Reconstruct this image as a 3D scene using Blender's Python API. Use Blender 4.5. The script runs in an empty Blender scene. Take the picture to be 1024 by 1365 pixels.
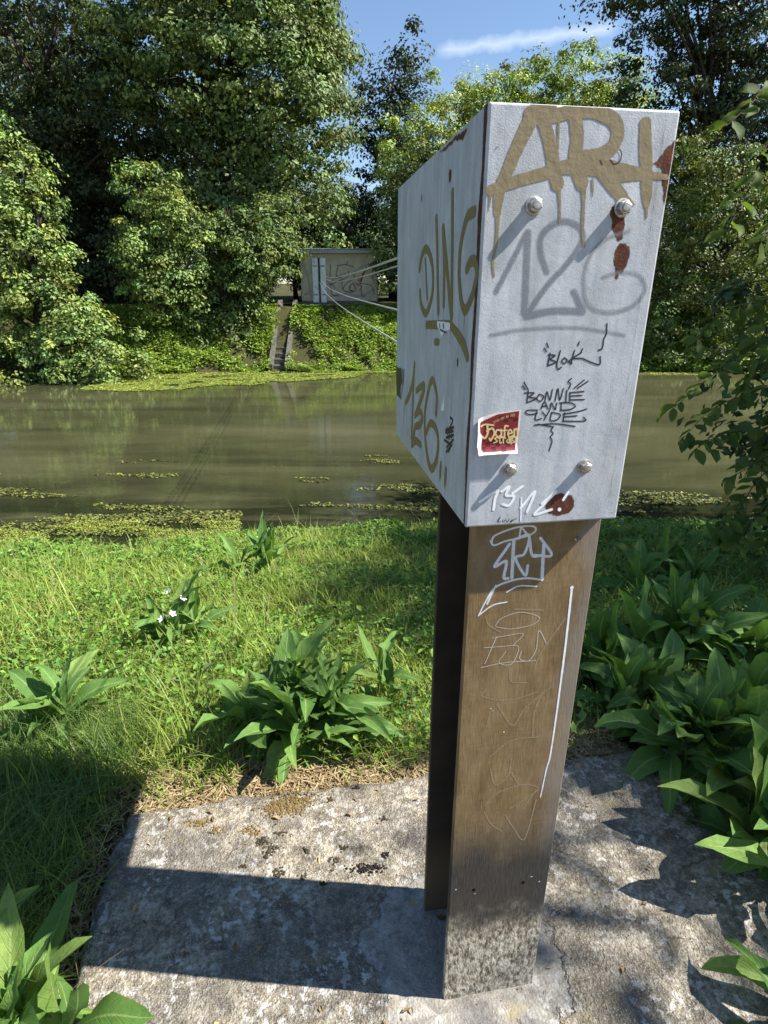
import bpy, bmesh, math
import numpy as np
from mathutils import Vector
R = math.radians
SC = bpy.context.scene
COL = SC.collection

# ------------------------------------------------------------------ camera
FPX, PITCH, CAM_H = 758.9, 0.3706, 1.7          # focal length in photo pixels, tilt down, eye height
cd = bpy.data.cameras.new('camera'); cam = bpy.data.objects.new('camera', cd); COL.objects.link(cam)
cd.sensor_fit = 'HORIZONTAL'; cd.sensor_width = 36.0; cd.lens = 36.0 * FPX / 1024.0
cd.clip_start = 0.02; cd.clip_end = 2000
cam.location = (0, 0, CAM_H); cam.rotation_euler = (math.pi / 2 - PITCH, 0, 0)
SC.camera = cam

# ------------------------------------------------------------------ light
SUN_EL, SUN_AZ = R(48.5), R(94.5)                 # azimuth clockwise from +Y
sun_dir = Vector((math.cos(SUN_EL) * math.sin(SUN_AZ), math.cos(SUN_EL) * math.cos(SUN_AZ), math.sin(SUN_EL)))
ld = bpy.data.lights.new('sun', 'SUN'); ld.energy = 5.0; ld.angle = R(0.5); ld.color = (1.0, 0.955, 0.88)
so = bpy.data.objects.new('sun', ld); COL.objects.link(so)
so.rotation_euler = (-sun_dir).to_track_quat('-Z', 'Y').to_euler(); so.location = (20, 0, 30)

def ray(px, py):
    a = (px - 512) / FPX; b = (py - 682.5) / FPX
    c, s = math.cos(PITCH), math.sin(PITCH)
    return np.array([a, c - b * s, -s - b * c])

W = bpy.data.worlds.new('World'); SC.world = W; W.use_nodes = True
wn = W.node_tree; wn.nodes.clear()
def N(nt, typ, **kw):
    n = nt.nodes.new(typ)
    for k, v in kw.items(): setattr(n, k, v)
    return n
def build_world():
    out = N(wn, 'ShaderNodeOutputWorld'); bg = N(wn, 'ShaderNodeBackground')
    sky = N(wn, 'ShaderNodeTexSky', sky_type='NISHITA')
    sky.sun_disc = False; sky.sun_elevation = SUN_EL; sky.sun_rotation = SUN_AZ
    sky.altitude = 100; sky.air_density = 1.0; sky.dust_density = 0.15; sky.ozone_density = 2.6
    bg.inputs['Strength'].default_value = 0.075
    # a thin contrail high in the sky
    d1 = Vector(ray(585, 68)).normalized(); d2 = Vector(ray(822, 37)).normalized()
    nrm = d1.cross(d2).normalized(); tan = (d2 - d1).normalized(); mid = (d1 + d2).normalized()
    half = (d2 - d1).length / 2
    tc = N(wn, 'ShaderNodeTexCoord')
    nz = N(wn, 'ShaderNodeTexNoise'); nz.inputs['Scale'].default_value = 60; nz.inputs['Detail'].default_value = 6
    wn.links.new(tc.outputs['Generated'], nz.inputs['Vector'])
    def dot(v):
        d = N(wn, 'ShaderNodeVectorMath', operation='DOT_PRODUCT'); d.inputs[1].default_value = v
        wn.links.new(tc.outputs['Generated'], d.inputs[0]); return d.outputs['Value']
    def mth(op, a, b=None, c=None):
        m = N(wn, 'ShaderNodeMath', operation=op)
        for i, x in enumerate((a, b, c)):
            if x is None: continue
            if isinstance(x, (int, float)): m.inputs[i].default_value = x
            else: wn.links.new(x, m.inputs[i])
        return m.outputs[0]
    off = mth('ADD', dot(nrm), mth('MULTIPLY', mth('SUBTRACT', nz.outputs[0], 0.5), 0.012))
    a = mth('MULTIPLY', mth('ABSOLUTE', off), 1 / 0.0105)
    cross = mth('MAXIMUM', mth('SUBTRACT', 1.0, a), 0.0)
    b = mth('MULTIPLY', mth('ABSOLUTE', dot(tan)), 1 / half)
    along = mth('MINIMUM', mth('MULTIPLY', mth('MAXIMUM', mth('SUBTRACT', 1.05, b), 0), 6.0), 1.0)
    front = mth('GREATER_THAN', dot(mid), 0.5)
    fac = mth('MULTIPLY', mth('MULTIPLY', mth('MULTIPLY', cross, along), front), 0.5)
    mix = N(wn, 'ShaderNodeMix', data_type='RGBA')
    wn.links.new(fac, mix.inputs['Factor']); wn.links.new(sky.outputs[0], mix.inputs['A'])
    mix.inputs['B'].default_value = (5.6, 6.2, 7.0, 1)
    wn.links.new(mix.outputs['Result'], bg.inputs['Color']); wn.links.new(bg.outputs[0], out.inputs[0])
build_world()
SC.view_settings.view_transform = 'Standard'; SC.view_settings.look = 'None'
SC.view_settings.gamma = 1.0; SC.view_settings.exposure = 1.32
SC.render.engine = 'CYCLES'
SC.cycles.max_bounces = 8; SC.cycles.transparent_max_bounces = 12

# ------------------------------------------------------------------ helpers
C0 = np.array([0, 0, CAM_H])
PH = 0.1514                                     # the post and slab are turned by this angle
OX, OY = 0.1359, 0.8785                         # front left foot of the box, on the slab
EV = np.array([math.cos(PH), math.sin(PH), 0]); NV = np.array([-math.sin(PH), math.cos(PH), 0]); OV = np.array([OX, OY, 0])
def on_z(px, py, z=0.0):
    d = ray(px, py); return C0 + d * ((z - CAM_H) / d[2])
def on_y(px, py, y):
    d = ray(px, py); return C0 + d * (y / d[1])
def uvw(P):                                     # world -> local of the post
    q = P - OV; return np.array([q @ EV, q @ NV, q[2]])
def plane_front(px, py, off=0.0):               # -> (u, z) on the plane v = off
    d = ray(px, py); t = ((OV + NV * off - C0) @ NV) / (d @ NV); q = uvw(C0 + d * t); return (q[0], q[2])
def plane_left(px, py):                         # -> (v, z) on the plane u = 0
    d = ray(px, py); t = ((OV - C0) @ EV) / (d @ EV); q = uvw(C0 + d * t); return (q[1], q[2])

def hash2(i, j, s):
    n = (i.astype(np.int64) * 374761393 + j.astype(np.int64) * 668265263 + s * 974634977) & 0x7fffffff
    n = ((n ^ (n >> 13)) * 1274126177) & 0x7fffffff
    return ((n ^ (n >> 16)) & 0xffff) / 65535.0
def vnoise(x, y, s=0):
    x = np.asarray(x, float); y = np.asarray(y, float)
    i = np.floor(x); j = np.floor(y); fx = x - i; fy = y - j
    fx = fx * fx * (3 - 2 * fx); fy = fy * fy * (3 - 2 * fy)
    a = hash2(i, j, s); b = hash2(i + 1, j, s); c = hash2(i, j + 1, s); d = hash2(i + 1, j + 1, s)
    return (a * (1 - fx) + b * fx) * (1 - fy) + (c * (1 - fx) + d * fx) * fy
def fbm(x, y, s=0, o=4):
    t = 0; a = 0.5; x = np.asarray(x, float); y = np.asarray(y, float)
    for k in range(o):
        t = t + a * vnoise(x, y, s + k * 17); x = x * 2.03; y = y * 2.03; a *= 0.5
    return t
def sstep(a, b, x):
    t = np.clip((x - a) / (b - a), 0, 1); return t * t * (3 - 2 * t)

def tag(o, label=None, cat=None, group=None, kind=None):
    for k, v in (('label', label), ('category', cat), ('group', group), ('kind', kind)):
        if v: o[k] = v
    return o
def link(o, parent=None):
    COL.objects.link(o)
    if parent: o.parent = parent
    return o
def empty(name, loc=(0, 0, 0), rz=0.0):
    o = bpy.data.objects.new(name, None); o.empty_display_size = 0.1
    o.location = loc; o.rotation_euler = (0, 0, rz); return link(o)
def mesh_np(name, V, F, mat=None, col=None, smooth=False, fattr=None):
    """V (n,3); F (m,k) with equal k or a list of such arrays; col (n,3) point colour; fattr dict of point floats"""
    me = bpy.data.meshes.new(name); Fs = F if isinstance(F, list) else [F]
    V = np.asarray(V, np.float32)
    me.vertices.add(len(V)); me.vertices.foreach_set('co', V.ravel())
    loops = np.concatenate([np.asarray(f, np.int32).ravel() for f in Fs])
    sizes = np.concatenate([np.full(len(f), np.asarray(f).shape[1], np.int32) for f in Fs])
    starts = np.concatenate([[0], np.cumsum(sizes)[:-1]]).astype(np.int32)
    me.loops.add(len(loops)); me.loops.foreach_set('vertex_index', loops)
    me.polygons.add(len(sizes)); me.polygons.foreach_set('loop_start', starts)
    me.polygons.foreach_set('loop_total', sizes)
    me.update(calc_edges=True); me.validate()
    me.polygons.foreach_set('use_smooth', np.full(len(me.polygons), smooth))
    if col is not None:
        a = me.color_attributes.new('Col', 'FLOAT_COLOR', 'POINT')
        a.data.foreach_set('color', np.concatenate([col, np.ones((len(col), 1))], 1).astype(np.float32).ravel())
    for k, v in (fattr or {}).items():
        a = me.attributes.new(k, 'FLOAT', 'POINT'); a.data.foreach_set('value', np.asarray(v, np.float32))
    if mat: me.materials.append(mat)
    return me
def obj(name, me, parent=None):
    return link(bpy.data.objects.new(name, me), parent)
def bm_obj(name, bm, mat, parent=None, smooth=False):
    me = bpy.data.meshes.new(name); bm.to_mesh(me); bm.free()
    if mat: me.materials.append(mat)
    if smooth:
        for p in me.polygons: p.use_smooth = True
    return obj(name, me, parent)
def box(bm, x0, x1, y0, y1, z0, z1, bev=0.0, seg=2):
    vs = [bm.verts.new(p) for p in ((x0,y0,z0),(x1,y0,z0),(x1,y1,z0),(x0,y1,z0),(x0,y0,z1),(x1,y0,z1),(x1,y1,z1),(x0,y1,z1))]
    fs = [bm.faces.new([vs[i] for i in q]) for q in ((3,2,1,0),(4,5,6,7),(0,1,5,4),(1,2,6,5),(2,3,7,6),(3,0,4,7))]
    if bev > 0:
        es = list({e for f in fs for e in f.edges})
        bmesh.ops.bevel(bm, geom=es, offset=bev, segments=seg, affect='EDGES', profile=0.5)
def tube(path, rad, k=8, cap=True):
    """tapered tube along path -> V, F(list)"""
    P = np.asarray(path, float); n = len(P); rad = np.broadcast_to(np.asarray(rad, float), (n,))
    T = np.gradient(P, axis=0); T /= np.linalg.norm(T, axis=1)[:, None] + 1e-9
    ref = np.array([0, 0, 1.0]) if abs(T[0][2]) < 0.9 else np.array([1.0, 0, 0])
    A = np.cross(T, ref); A /= np.linalg.norm(A, axis=1)[:, None] + 1e-9; B = np.cross(T, A)
    th = np.arange(k) * 2 * math.pi / k
    V = (P[:, None] + rad[:, None, None] * (np.cos(th)[None, :, None] * A[:, None] + np.sin(th)[None, :, None] * B[:, None])).reshape(-1, 3)
    i = np.arange(n - 1)[:, None] * k; j = np.arange(k)[None]; j2 = (j + 1) % k
    F = np.stack([i + j, i + j2, i + k + j2, i + k + j], -1).reshape(-1, 4)
    return V, F
class Acc:                                      # collects quads
    def __init__(s): s.V = []; s.F = []; s.n = 0
    def add(s, V, F): s.V.append(V); s.F.append(np.asarray(F) + s.n); s.n += len(V)
    def mesh(s, name, mat, smooth=True): return mesh_np(name, np.concatenate(s.V), np.concatenate(s.F), mat, smooth=smooth)

# ------------------------------------------------------------------ materials
class Mat:
    def __init__(s, name, rough=0.6, spec=0.4, metal=0.0):
        s.m = bpy.data.materials.new(name); s.m.use_nodes = True; s.t = s.m.node_tree
        s.b = s.t.nodes['Principled BSDF']; s.out = s.t.nodes['Material Output']
        s.b.inputs['Roughness'].default_value = rough; s.b.inputs['Specular IOR Level'].default_value = spec
        s.b.inputs['Metallic'].default_value = metal
        s.tc = None
    def set(s, inp, x):
        if hasattr(x, 'is_linked') or hasattr(x, 'links'): s.t.links.new(x, inp)
        elif isinstance(x, (tuple, list)): inp.default_value = tuple(x) + ((1,) if len(x) == 3 and len(inp.default_value) == 4 else ())
        else: inp.default_value = x
    def coord(s, which='Object', scale=None):
        if s.tc is None: s.tc = N(s.t, 'ShaderNodeTexCoord')
        o = s.tc.outputs[which]
        if scale:
            m = N(s.t, 'ShaderNodeMapping'); m.inputs['Scale'].default_value = scale; s.t.links.new(o, m.inputs['Vector']); o = m.outputs[0]
        return o
    def noise(s, scale, detail=4, vec=None, rough=0.55, dist=0.0):
        n = N(s.t, 'ShaderNodeTexNoise'); n.inputs['Scale'].default_value = scale; n.inputs['Detail'].default_value = detail
        n.inputs['Roughness'].default_value = rough; n.inputs['Distortion'].default_value = dist
        s.t.links.new(vec or s.coord(), n.inputs['Vector']); return n.outputs[0]
    def voro(s, scale, vec=None, feature='F1'):
        n = N(s.t, 'ShaderNodeTexVoronoi', feature=feature); n.inputs['Scale'].default_value = scale
        s.t.links.new(vec or s.coord(), n.inputs['Vector']); return n.outputs['Distance']
    def ramp(s, x, stops, ease=False):
        r = N(s.t, 'ShaderNodeValToRGB'); s.t.links.new(x, r.inputs[0]); e = r.color_ramp.elements
        if ease: r.color_ramp.interpolation = 'EASE'
        g = lambda c: (c, c, c, 1) if isinstance(c, (int, float)) else tuple(c) + (1,)
        e[1].position = 1.0; e[0].position = stops[0][0]; e[0].color = g(stops[0][1])
        for p, c in stops[1:-1]: e.new(p).color = g(c)
        e[len(e) - 1].position = stops[-1][0]; e[len(e) - 1].color = g(stops[-1][1])
        return r.outputs[0]
    def mix(s, f, a, b, mode='MIX'):
        m = N(s.t, 'ShaderNodeMix', data_type='RGBA', blend_type=mode)
        s.set(m.inputs['Factor'], f); s.set(m.inputs['A'], a); s.set(m.inputs['B'], b); return m.outputs['Result']
    def math(s, op, a, b=0.0, clamp=False):
        m = N(s.t, 'ShaderNodeMath', operation=op); m.use_clamp = clamp
        s.set(m.inputs[0], a); s.set(m.inputs[1], b); return m.outputs[0]
    def sep(s, v):
        n = N(s.t, 'ShaderNodeSeparateXYZ'); s.t.links.new(v, n.inputs[0]); return n.outputs
    def attr(s, name, out='Color'):
        n = N(s.t, 'ShaderNodeAttribute', attribute_name=name); return n.outputs[out]
    def bump(s, h, strength=0.5, dist=0.01):
        n = N(s.t, 'ShaderNodeBump'); n.inputs['Strength'].default_value = strength; n.inputs['Distance'].default_value = dist
        s.t.links.new(h, n.inputs['Height']); s.t.links.new(n.outputs[0], s.b.inputs['Normal']); return n.outputs[0]
    def col(s, x): s.set(s.b.inputs['Base Color'], x); return s
    def rough(s, x): s.set(s.b.inputs['Roughness'], x); return s
    def alpha(s, x): s.set(s.b.inputs['Alpha'], x); return s
    def leaf(s, colour, trans=0.35, tint=(1.25, 1.3, 0.55)):
        tr = N(s.t, 'ShaderNodeBsdfTranslucent'); mx = N(s.t, 'ShaderNodeMixShader'); mx.inputs[0].default_value = trans
        s.set(s.b.inputs['Base Color'], colour); s.set(tr.inputs['Color'], s.mix(1.0, colour, tint, 'MULTIPLY'))
        s.t.links.new(s.b.outputs[0], mx.inputs[1]); s.t.links.new(tr.outputs[0], mx.inputs[2]); s.t.links.new(mx.outputs[0], s.out.inputs[0])
        return s
def N_col(m, scale):
    n = N(m.t, 'ShaderNodeTexNoise'); n.inputs['Scale'].default_value = scale; n.inputs['Detail'].default_value = 4
    m.t.links.new(m.coord(), n.inputs['Vector']); return n.outputs['Color']
M = {}
def mk_mats():
    # pale painted sheet steel of the box
    m = Mat('box_paint', 0.55, 0.35)
    st = m.noise(9, 5, m.coord('Object', (6, 6, 0.9))); bl = m.noise(14, 5); sp = m.noise(160, 3)
    c = m.ramp(bl, [(0.3, (0.42, 0.445, 0.475)), (0.7, (0.53, 0.55, 0.575))])
    c = m.mix(m.ramp(st, [(0.40, 0.0), (0.68, 0.6)]), c, (0.29, 0.325, 0.365))
    c = m.mix(m.ramp(sp, [(0.55, 0.0), (0.75, 0.45)]), c, (0.24, 0.255, 0.28))
    gr = m.noise(6, 7, m.coord('Object', (1.6, 1.6, 0.8)), 0.72)
    c = m.mix(m.ramp(gr, [(0.50, 0.0), (0.68, 0.55)]), c, (0.27, 0.265, 0.245))
    m.col(c); m.bump(m.math('ADD', m.noise(420, 2), m.math('MULTIPLY', m.noise(60, 4), 1.4)), 0.28, 0.0012); M['box'] = m.m
    def paint(name, c, rough=0.45, a0=1.0, feather=True, speck=0.0, metal=0.0, bump=0.15):
        m = Mat(name, rough, 0.4, metal); v = m.noise(70, 4)
        m.col(m.mix(v, tuple(x * 0.82 for x in c), tuple(min(1, x * 1.15) for x in c)))
        e = m.attr('edge', 'Fac')
        g = m.noise(500 if speck < 1 else 900, 2)
        a = m.math('MULTIPLY', e, a0)
        if speck: a = m.math('MULTIPLY', a, m.ramp(g, [(0.5 - 0.3 * speck, 1.0 - 0.9 * speck), (0.55, 1.0)]))
        m.alpha(a); m.bump(v, bump, 0.002); M[name] = m.m
    paint('ochre', (0.25, 0.195, 0.105), 0.38, 1.0, bump=0.5)
    paint('ochre_matt', (0.19, 0.15, 0.062), 0.4)
    paint('grey_spray', (0.19, 0.21, 0.245), 0.5, 0.72, speck=0.6)
    paint('grey_light', (0.23, 0.245, 0.26), 0.5, 0.55, speck=0.8)
    paint('black_marker', (0.016, 0.018, 0.022), 0.4, 0.94)
    paint('white_paint', (0.82, 0.83, 0.86), 0.4)
    paint('silver_paint', (0.72, 0.73, 0.76), 0.35, 1.0, speck=0.2)
    paint('scratch', (0.60, 0.55, 0.46), 0.6, 1.0, speck=0.3)
    paint('faint_scratch', (0.36, 0.28, 0.18), 0.6, 0.75, speck=0.4)
    paint('sticker_red', (0.19, 0.022, 0.027), 0.3)
    paint('sticker_dark', (0.085, 0.012, 0.015), 0.3)
    paint('sticker_white', (0.70, 0.62, 0.60), 0.35)
    paint('sticker_cream', (0.62, 0.48, 0.23), 0.35)
    paint('wheat_red', (0.22, 0.05, 0.05), 0.6, 0.85)
    paint('shed_dark', (0.06, 0.055, 0.06), 0.7, 0.85)
    paint('shed_grey', (0.30, 0.31, 0.33), 0.7, 0.7)
    # rust
    m = Mat('rust', 0.85, 0.2); v = m.noise(45, 6); s2 = m.noise(300, 3)
    c = m.ramp(v, [(0.3, (0.060, 0.021, 0.014)), (0.5, (0.105, 0.037, 0.022)), (0.72, (0.19, 0.085, 0.042))])
    m.col(c); m.alpha(m.math('MULTIPLY', m.attr('edge', 'Fac'), m.ramp(s2, [(0.3, 0.75), (0.5, 1.0)]))); m.bump(s2, 0.4, 0.002); M['rust'] = m.m
    m = Mat('dark_rust', 0.85, 0.2); v = m.noise(80, 5)
    m.col(m.ramp(v, [(0.3, (0.035, 0.017, 0.014)), (0.7, (0.115, 0.046, 0.032))])); m.alpha(m.attr('edge', 'Fac')); M['dark_rust'] = m.m
    # brown paint on the front flange: weathered, sooty and crusted near the foot
    m = Mat('post_brown', 0.85, 0.08); xyz = m.sep(m.coord()); z = xyz[2]
    fine = m.noise(30, 6, m.coord('Object', (8, 8, 1.0)), 0.7); cross = m.noise(22, 5, m.coord('Object', (1, 1, 9)), 0.7); bl = m.noise(7, 5)
    c = m.ramp(m.math('ADD', m.math('MULTIPLY', m.noise(11, 7, m.coord('Object', (2.2, 2.2, 0.8)), 0.72), 0.62), m.math('ADD', m.math('MULTIPLY', fine, 0.2), m.math('MULTIPLY', cross, 0.18))), [(0.36, (0.135, 0.088, 0.042)), (0.5, (0.215, 0.146, 0.072)), (0.66, (0.30, 0.215, 0.118))])
    c = m.mix(m.ramp(bl, [(0.45, 0.0), (0.75, 0.5)]), c, (0.17, 0.13, 0.085))
    # greyish wear down the right edge
    er = m.math('ADD', xyz[0], m.math('MULTIPLY', m.noise(12, 5), 0.09))
    c = m.mix(m.ramp(er, [(0.262, 0.0), (0.30, 0.6)]), c, (0.22, 0.205, 0.19))
    # soot band z 0.05..0.42, crust below
    zz = m.math('ADD', z, m.math('MULTIPLY', m.math('SUBTRACT', m.noise(9, 6), 0.5), 0.20))
    soot = m.ramp(zz, [(0.20, 0.15), (0.29, 0.88), (0.46, 0.92), (0.53, 0.55), (0.66, 0.0)])
    c = m.mix(soot, c, m.ramp(fine, [(0.3, (0.026, 0.026, 0.026)), (0.7, (0.058, 0.057, 0.055))]))
    crust = m.ramp(zz, [(0.19, 1.0), (0.33, 0.0)])
    cr = m.noise(120, 4, m.coord('Object', (1, 1, 0.45)), 0.6)
    c = m.mix(m.math('MULTIPLY', crust, 0.9), c, m.ramp(cr, [(0.34, (0.085, 0.068, 0.050)), (0.46, (0.27, 0.235, 0.18)), (0.62, (0.56, 0.52, 0.43))]))
    m.col(c)
    m.bump(m.math('ADD', m.math('MULTIPLY', fine, 0.35), m.math('MULTIPLY', m.math('MULTIPLY', cr, crust), 3.0)), 0.55, 0.004); M['brown'] = m.m
    m = Mat('post_dark', 0.6, 0.35); v = m.noise(12, 6)
    z = m.sep(m.coord())[2]
    c = m.ramp(v, [(0.3, (0.016, 0.013, 0.011)), (0.75, (0.04, 0.032, 0.026))])
    c = m.mix(m.ramp(m.math('ADD', z, m.math('MULTIPLY', m.noise(20, 4), 0.08)), [(0.20, 0.9), (0.36, 0.0)]), c, (0.11, 0.085, 0.05))
    m.col(c); m.bump(v, 0.3, 0.004); M['post_dark'] = m.m
    m = Mat('bolt_steel', 0.42, 0.5, 0.75); v = m.noise(150, 4)
    m.col(m.ramp(v, [(0.3, (0.30, 0.27, 0.23)), (0.7, (0.62, 0.60, 0.57))])); m.bump(v, 0.3, 0.001); M['bolt'] = m.m
    m = Mat('painted_shade_black', 0.9, 0.1); m.col((0.004, 0.004, 0.004)); M['shade_black'] = m.m  # flat black that paints the shade inside holes and gaps
    # old concrete
    m = Mat('old_concrete', 0.9, 0.2); xyz = m.sep(m.coord())
    big = m.noise(3.2, 6, None, 0.6); mid = m.noise(17, 7, None, 0.72); fi = m.noise(85, 5, None, 0.7); vo = m.voro(150)
    c = m.ramp(mid, [(0.34, (0.085, 0.070, 0.052)), (0.46, (0.22, 0.186, 0.136)), (0.57, (0.39, 0.338, 0.255)), (0.70, (0.58, 0.52, 0.41))])
    c = m.mix(m.ramp(fi, [(0.38, 0.6), (0.53, 0.0)]), c, (0.085, 0.075, 0.06))
    c = m.mix(m.ramp(fi, [(0.55, 0.0), (0.68, 0.55)]), c, (0.66, 0.64, 0.58))
    c = m.mix(m.ramp(big, [(0.45, 0.0), (0.60, 0.68)]), c, m.mix(mid, (0.055, 0.050, 0.043), (0.19, 0.172, 0.145)))
    g2 = m.noise(300, 4, None, 0.75)
    c = m.mix(m.ramp(g2, [(0.36, 0.55), (0.46, 0.0)]), c, (0.06, 0.05, 0.04)); c = m.mix(m.ramp(g2, [(0.55, 0.0), (0.66, 0.6)]), c, (0.66, 0.61, 0.52))
    lich = m.noise(38, 5, None, 0.65); patch = m.noise(4.5, 4, m.coord('Object', (1.2, 1, 1)))
    c = m.mix(m.math('MULTIPLY', m.ramp(lich, [(0.52, 0.0), (0.60, 1.0)]), m.ramp(patch, [(0.42, 0.0), (0.60, 0.85)])), c, (0.60, 0.58, 0.54))
    ck = m.voro(2.1, m.mix(0.12, m.coord(), N_col(m, 6)), 'DISTANCE_TO_EDGE')
    c = m.mix(m.ramp(ck, [(0.0012, 0.75), (0.0055, 0.0)]), c, m.mix(m.ramp(patch, [(0.48, 0.0), (0.54, 1.0)]), (0.06, 0.052, 0.042), c))
    # smoother grout pad round the foot of the post
    du = m.math('MULTIPLY', m.math('SUBTRACT', xyz[0], 0.10), 1 / 0.31); dv = m.math('MULTIPLY', m.math('SUBTRACT', xyz[1], 0.12), 1 / 0.30)
    rr = m.math('ADD', m.math('ADD', m.math('MULTIPLY', du, du), m.math('MULTIPLY', dv, dv)), m.math('MULTIPLY', m.math('SUBTRACT', m.noise(7, 6, None, 0.65), 0.5), 1.5))
    pad = m.ramp(rr, [(0.70, 1.0), (0.78, 0.0)])
    c = m.mix(m.math('MULTIPLY', pad, 0.6), c, m.ramp(m.noise(26, 6, None, 0.7), [(0.35, (0.16, 0.155, 0.145)), (0.65, (0.40, 0.385, 0.35))]))
    # yellowish lichen and dark spots
    c = m.mix(m.ramp(m.noise(7.5, 5, m.coord('Object', (1.0, 1.3, 1))), [(0.60, 0.0), (0.74, 0.55)]), c, (0.36, 0.29, 0.13))
    spots = m.ramp(m.voro(19), [(0.055, 1.0), (0.085, 0.0)])
    c = m.mix(m.math('MULTIPLY', spots, m.ramp(big, [(0.42, 0.0), (0.5, 0.9)])), c, (0.05, 0.042, 0.035))
    m.col(c)
    h = m.math('ADD', m.math('MULTIPLY', mid, 0.8), m.math('MULTIPLY', fi, 0.6)); h = m.math('ADD', h, m.math('ADD', m.math('MULTIPLY', vo, 0.35), m.math('MULTIPLY', g2, 0.22)))
    m.bump(m.math('MULTIPLY', h, m.math('SUBTRACT', 1.0, m.math('MULTIPLY', pad, 0.65))), 0.9, 0.016); M['concrete'] = m.m
    # soil with thatch
    m = Mat('soil', 0.95, 0.1); a = m.noise(2.2, 5); b = m.noise(45, 6, None, 0.75)
    c = m.ramp(b, [(0.3, (0.035, 0.025, 0.014)), (0.55, (0.12, 0.085, 0.045)), (0.75, (0.27, 0.20, 0.11))])
    y = m.sep(m.coord())[1]
    c = m.mix(m.ramp(m.math('MULTIPLY', y, 0.05), [(0.10, 0.0), (0.13, 0.8)]), c, m.mix(b, (0.02, 0.03, 0.01), (0.07, 0.075, 0.025)))
    m.col(c); m.bump(b, 0.9, 0.03); M['soil'] = m.m
    # murky river
    m = Mat('river', 0.035, 0.5); v = m.coord('Object', (0.22, 1.0, 1)); w = m.noise(0.55, 5, v, 0.6, 0.6); w2 = m.noise(1.6, 4, v, 0.6)
    c = m.ramp(w, [(0.34, (0.030, 0.032, 0.015)), (0.5, (0.055, 0.056, 0.027)), (0.68, (0.080, 0.078, 0.041))])
    y = m.sep(m.coord())[1]; x = m.sep(m.coord())[0]
    yy = m.math('ADD', y, m.math('MULTIPLY', m.noise(0.5, 4, m.coord('Object', (0.5, 1, 1))), 2.6))
    near = m.ramp(m.math('MULTIPLY', yy, 0.05), [(0.435, 1.0), (0.52, 0.0)])
    c = m.mix(m.math('MULTIPLY', near, m.ramp(w2, [(0.33, 0.0), (0.5, 0.95)])), c, (0.012, 0.014, 0.007))
    m.col(c); m.b.inputs['IOR'].default_value = 1.333
    wv = m.math('ADD', m.noise(2.2, 3, m.coord('Object', (0.7, 1.3, 1))), m.math('MULTIPLY', m.noise(9, 3, m.coord('Object', (0.6, 1.4, 1))), 0.28))
    m.bump(wv, 0.12, 0.03); M['water'] = m.m
    # plants
    def leafmat(name, rough, spec, trans, gain=(1, 1, 1)):
        m = Mat(name, rough, spec); c = m.attr('Col'); m.leaf(m.mix(1.0, c, gain, 'MULTIPLY'), trans); M[name] = m.m
    leafmat('grass', 0.5, 0.3, 0.38); leafmat('foliage', 0.55, 0.3, 0.2); leafmat('weed', 0.6, 0.3, 0.15); leafmat('cover', 0.5, 0.35, 0.35)
    leafmat('straw', 0.8, 0.2, 0.1); leafmat('moss', 0.95, 0.1, 0.0)
    m = Mat('broad_leaf', 0.62, 0.25); inf = N(m.t, 'ShaderNodeObjectInfo'); rnd = inf.outputs['Random']
    uv = m.sep(m.coord('UV')); x = m.math('ABSOLUTE', m.math('SUBTRACT', uv[0], 0.5)); y = uv[1]
    c = m.ramp(rnd, [(0.0, (0.080, 0.165, 0.036)), (0.5, (0.120, 0.235, 0.050)), (0.85, (0.165, 0.285, 0.062)), (1.0, (0.24, 0.32, 0.075))])
    nz = m.noise(16, 4); c = m.mix(m.ramp(nz, [(0.35, 0.35), (0.65, 0.0)]), c, (0.062, 0.125, 0.026))
    c = m.mix(m.ramp(x, [(0.018, 0.75), (0.045, 0.0)]), c, (0.27, 0.36, 0.14))
    ve = m.math('ABSOLUTE', m.math('SUBTRACT', m.math('FRACT', m.math('MULTIPLY', m.math('SUBTRACT', y, m.math('MULTIPLY', x, 0.45)), 9.0)), 0.5))
    vein = m.ramp(ve, [(0.0, 1.0), (0.09, 0.0)])
    c = m.mix(m.math('MULTIPLY', vein, 0.4), c, (0.20, 0.31, 0.11))
    sp = N(m.t, 'ShaderNodeTexNoise', noise_dimensions='4D'); sp.inputs['Scale'].default_value = 9; sp.inputs['Detail'].default_value = 4
    m.t.links.new(m.coord(), sp.inputs['Vector']); m.set(sp.inputs['W'], m.math('MULTIPLY', rnd, 40.0))
    c = m.mix(m.ramp(sp.outputs[0], [(0.66, 0.0), (0.72, 0.85)]), c, (0.16, 0.105, 0.045)); c = m.mix(m.ramp(sp.outputs[0], [(0.30, 0.5), (0.40, 0.0)]), c, (0.22, 0.28, 0.07))
    tipb = m.math('MULTIPLY', m.ramp(m.math('ADD', y, m.math('MULTIPLY', nz, 0.3)), [(1.03, 0.0), (1.13, 0.7)]), m.math('GREATER_THAN', rnd, 0.72))
    c = m.mix(tipb, c, (0.20, 0.13, 0.05))
    m.bump(m.math('ADD', m.math('MULTIPLY', vein, -0.6), m.math('MULTIPLY', m.noise(60, 3), 0.8)), 0.5, 0.004); m.leaf(c, 0.30); M['broad_leaf'] = m.m
    m = Mat('tree_leaf', 0.6, 0.2); inf = N(m.t, 'ShaderNodeObjectInfo')
    c = m.ramp(inf.outputs['Random'], [(0.0, (0.06, 0.105, 0.022)), (1.0, (0.125, 0.17, 0.035))]); m.leaf(c, 0.5); M['tree_leaf'] = m.m
    m = Mat('stem', 0.6, 0.3); m.col((0.085, 0.13, 0.04)); M['stem'] = m.m
    m = Mat('petal', 0.5, 0.3); m.col((0.75, 0.74, 0.78)); M['petal'] = m.m
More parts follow.
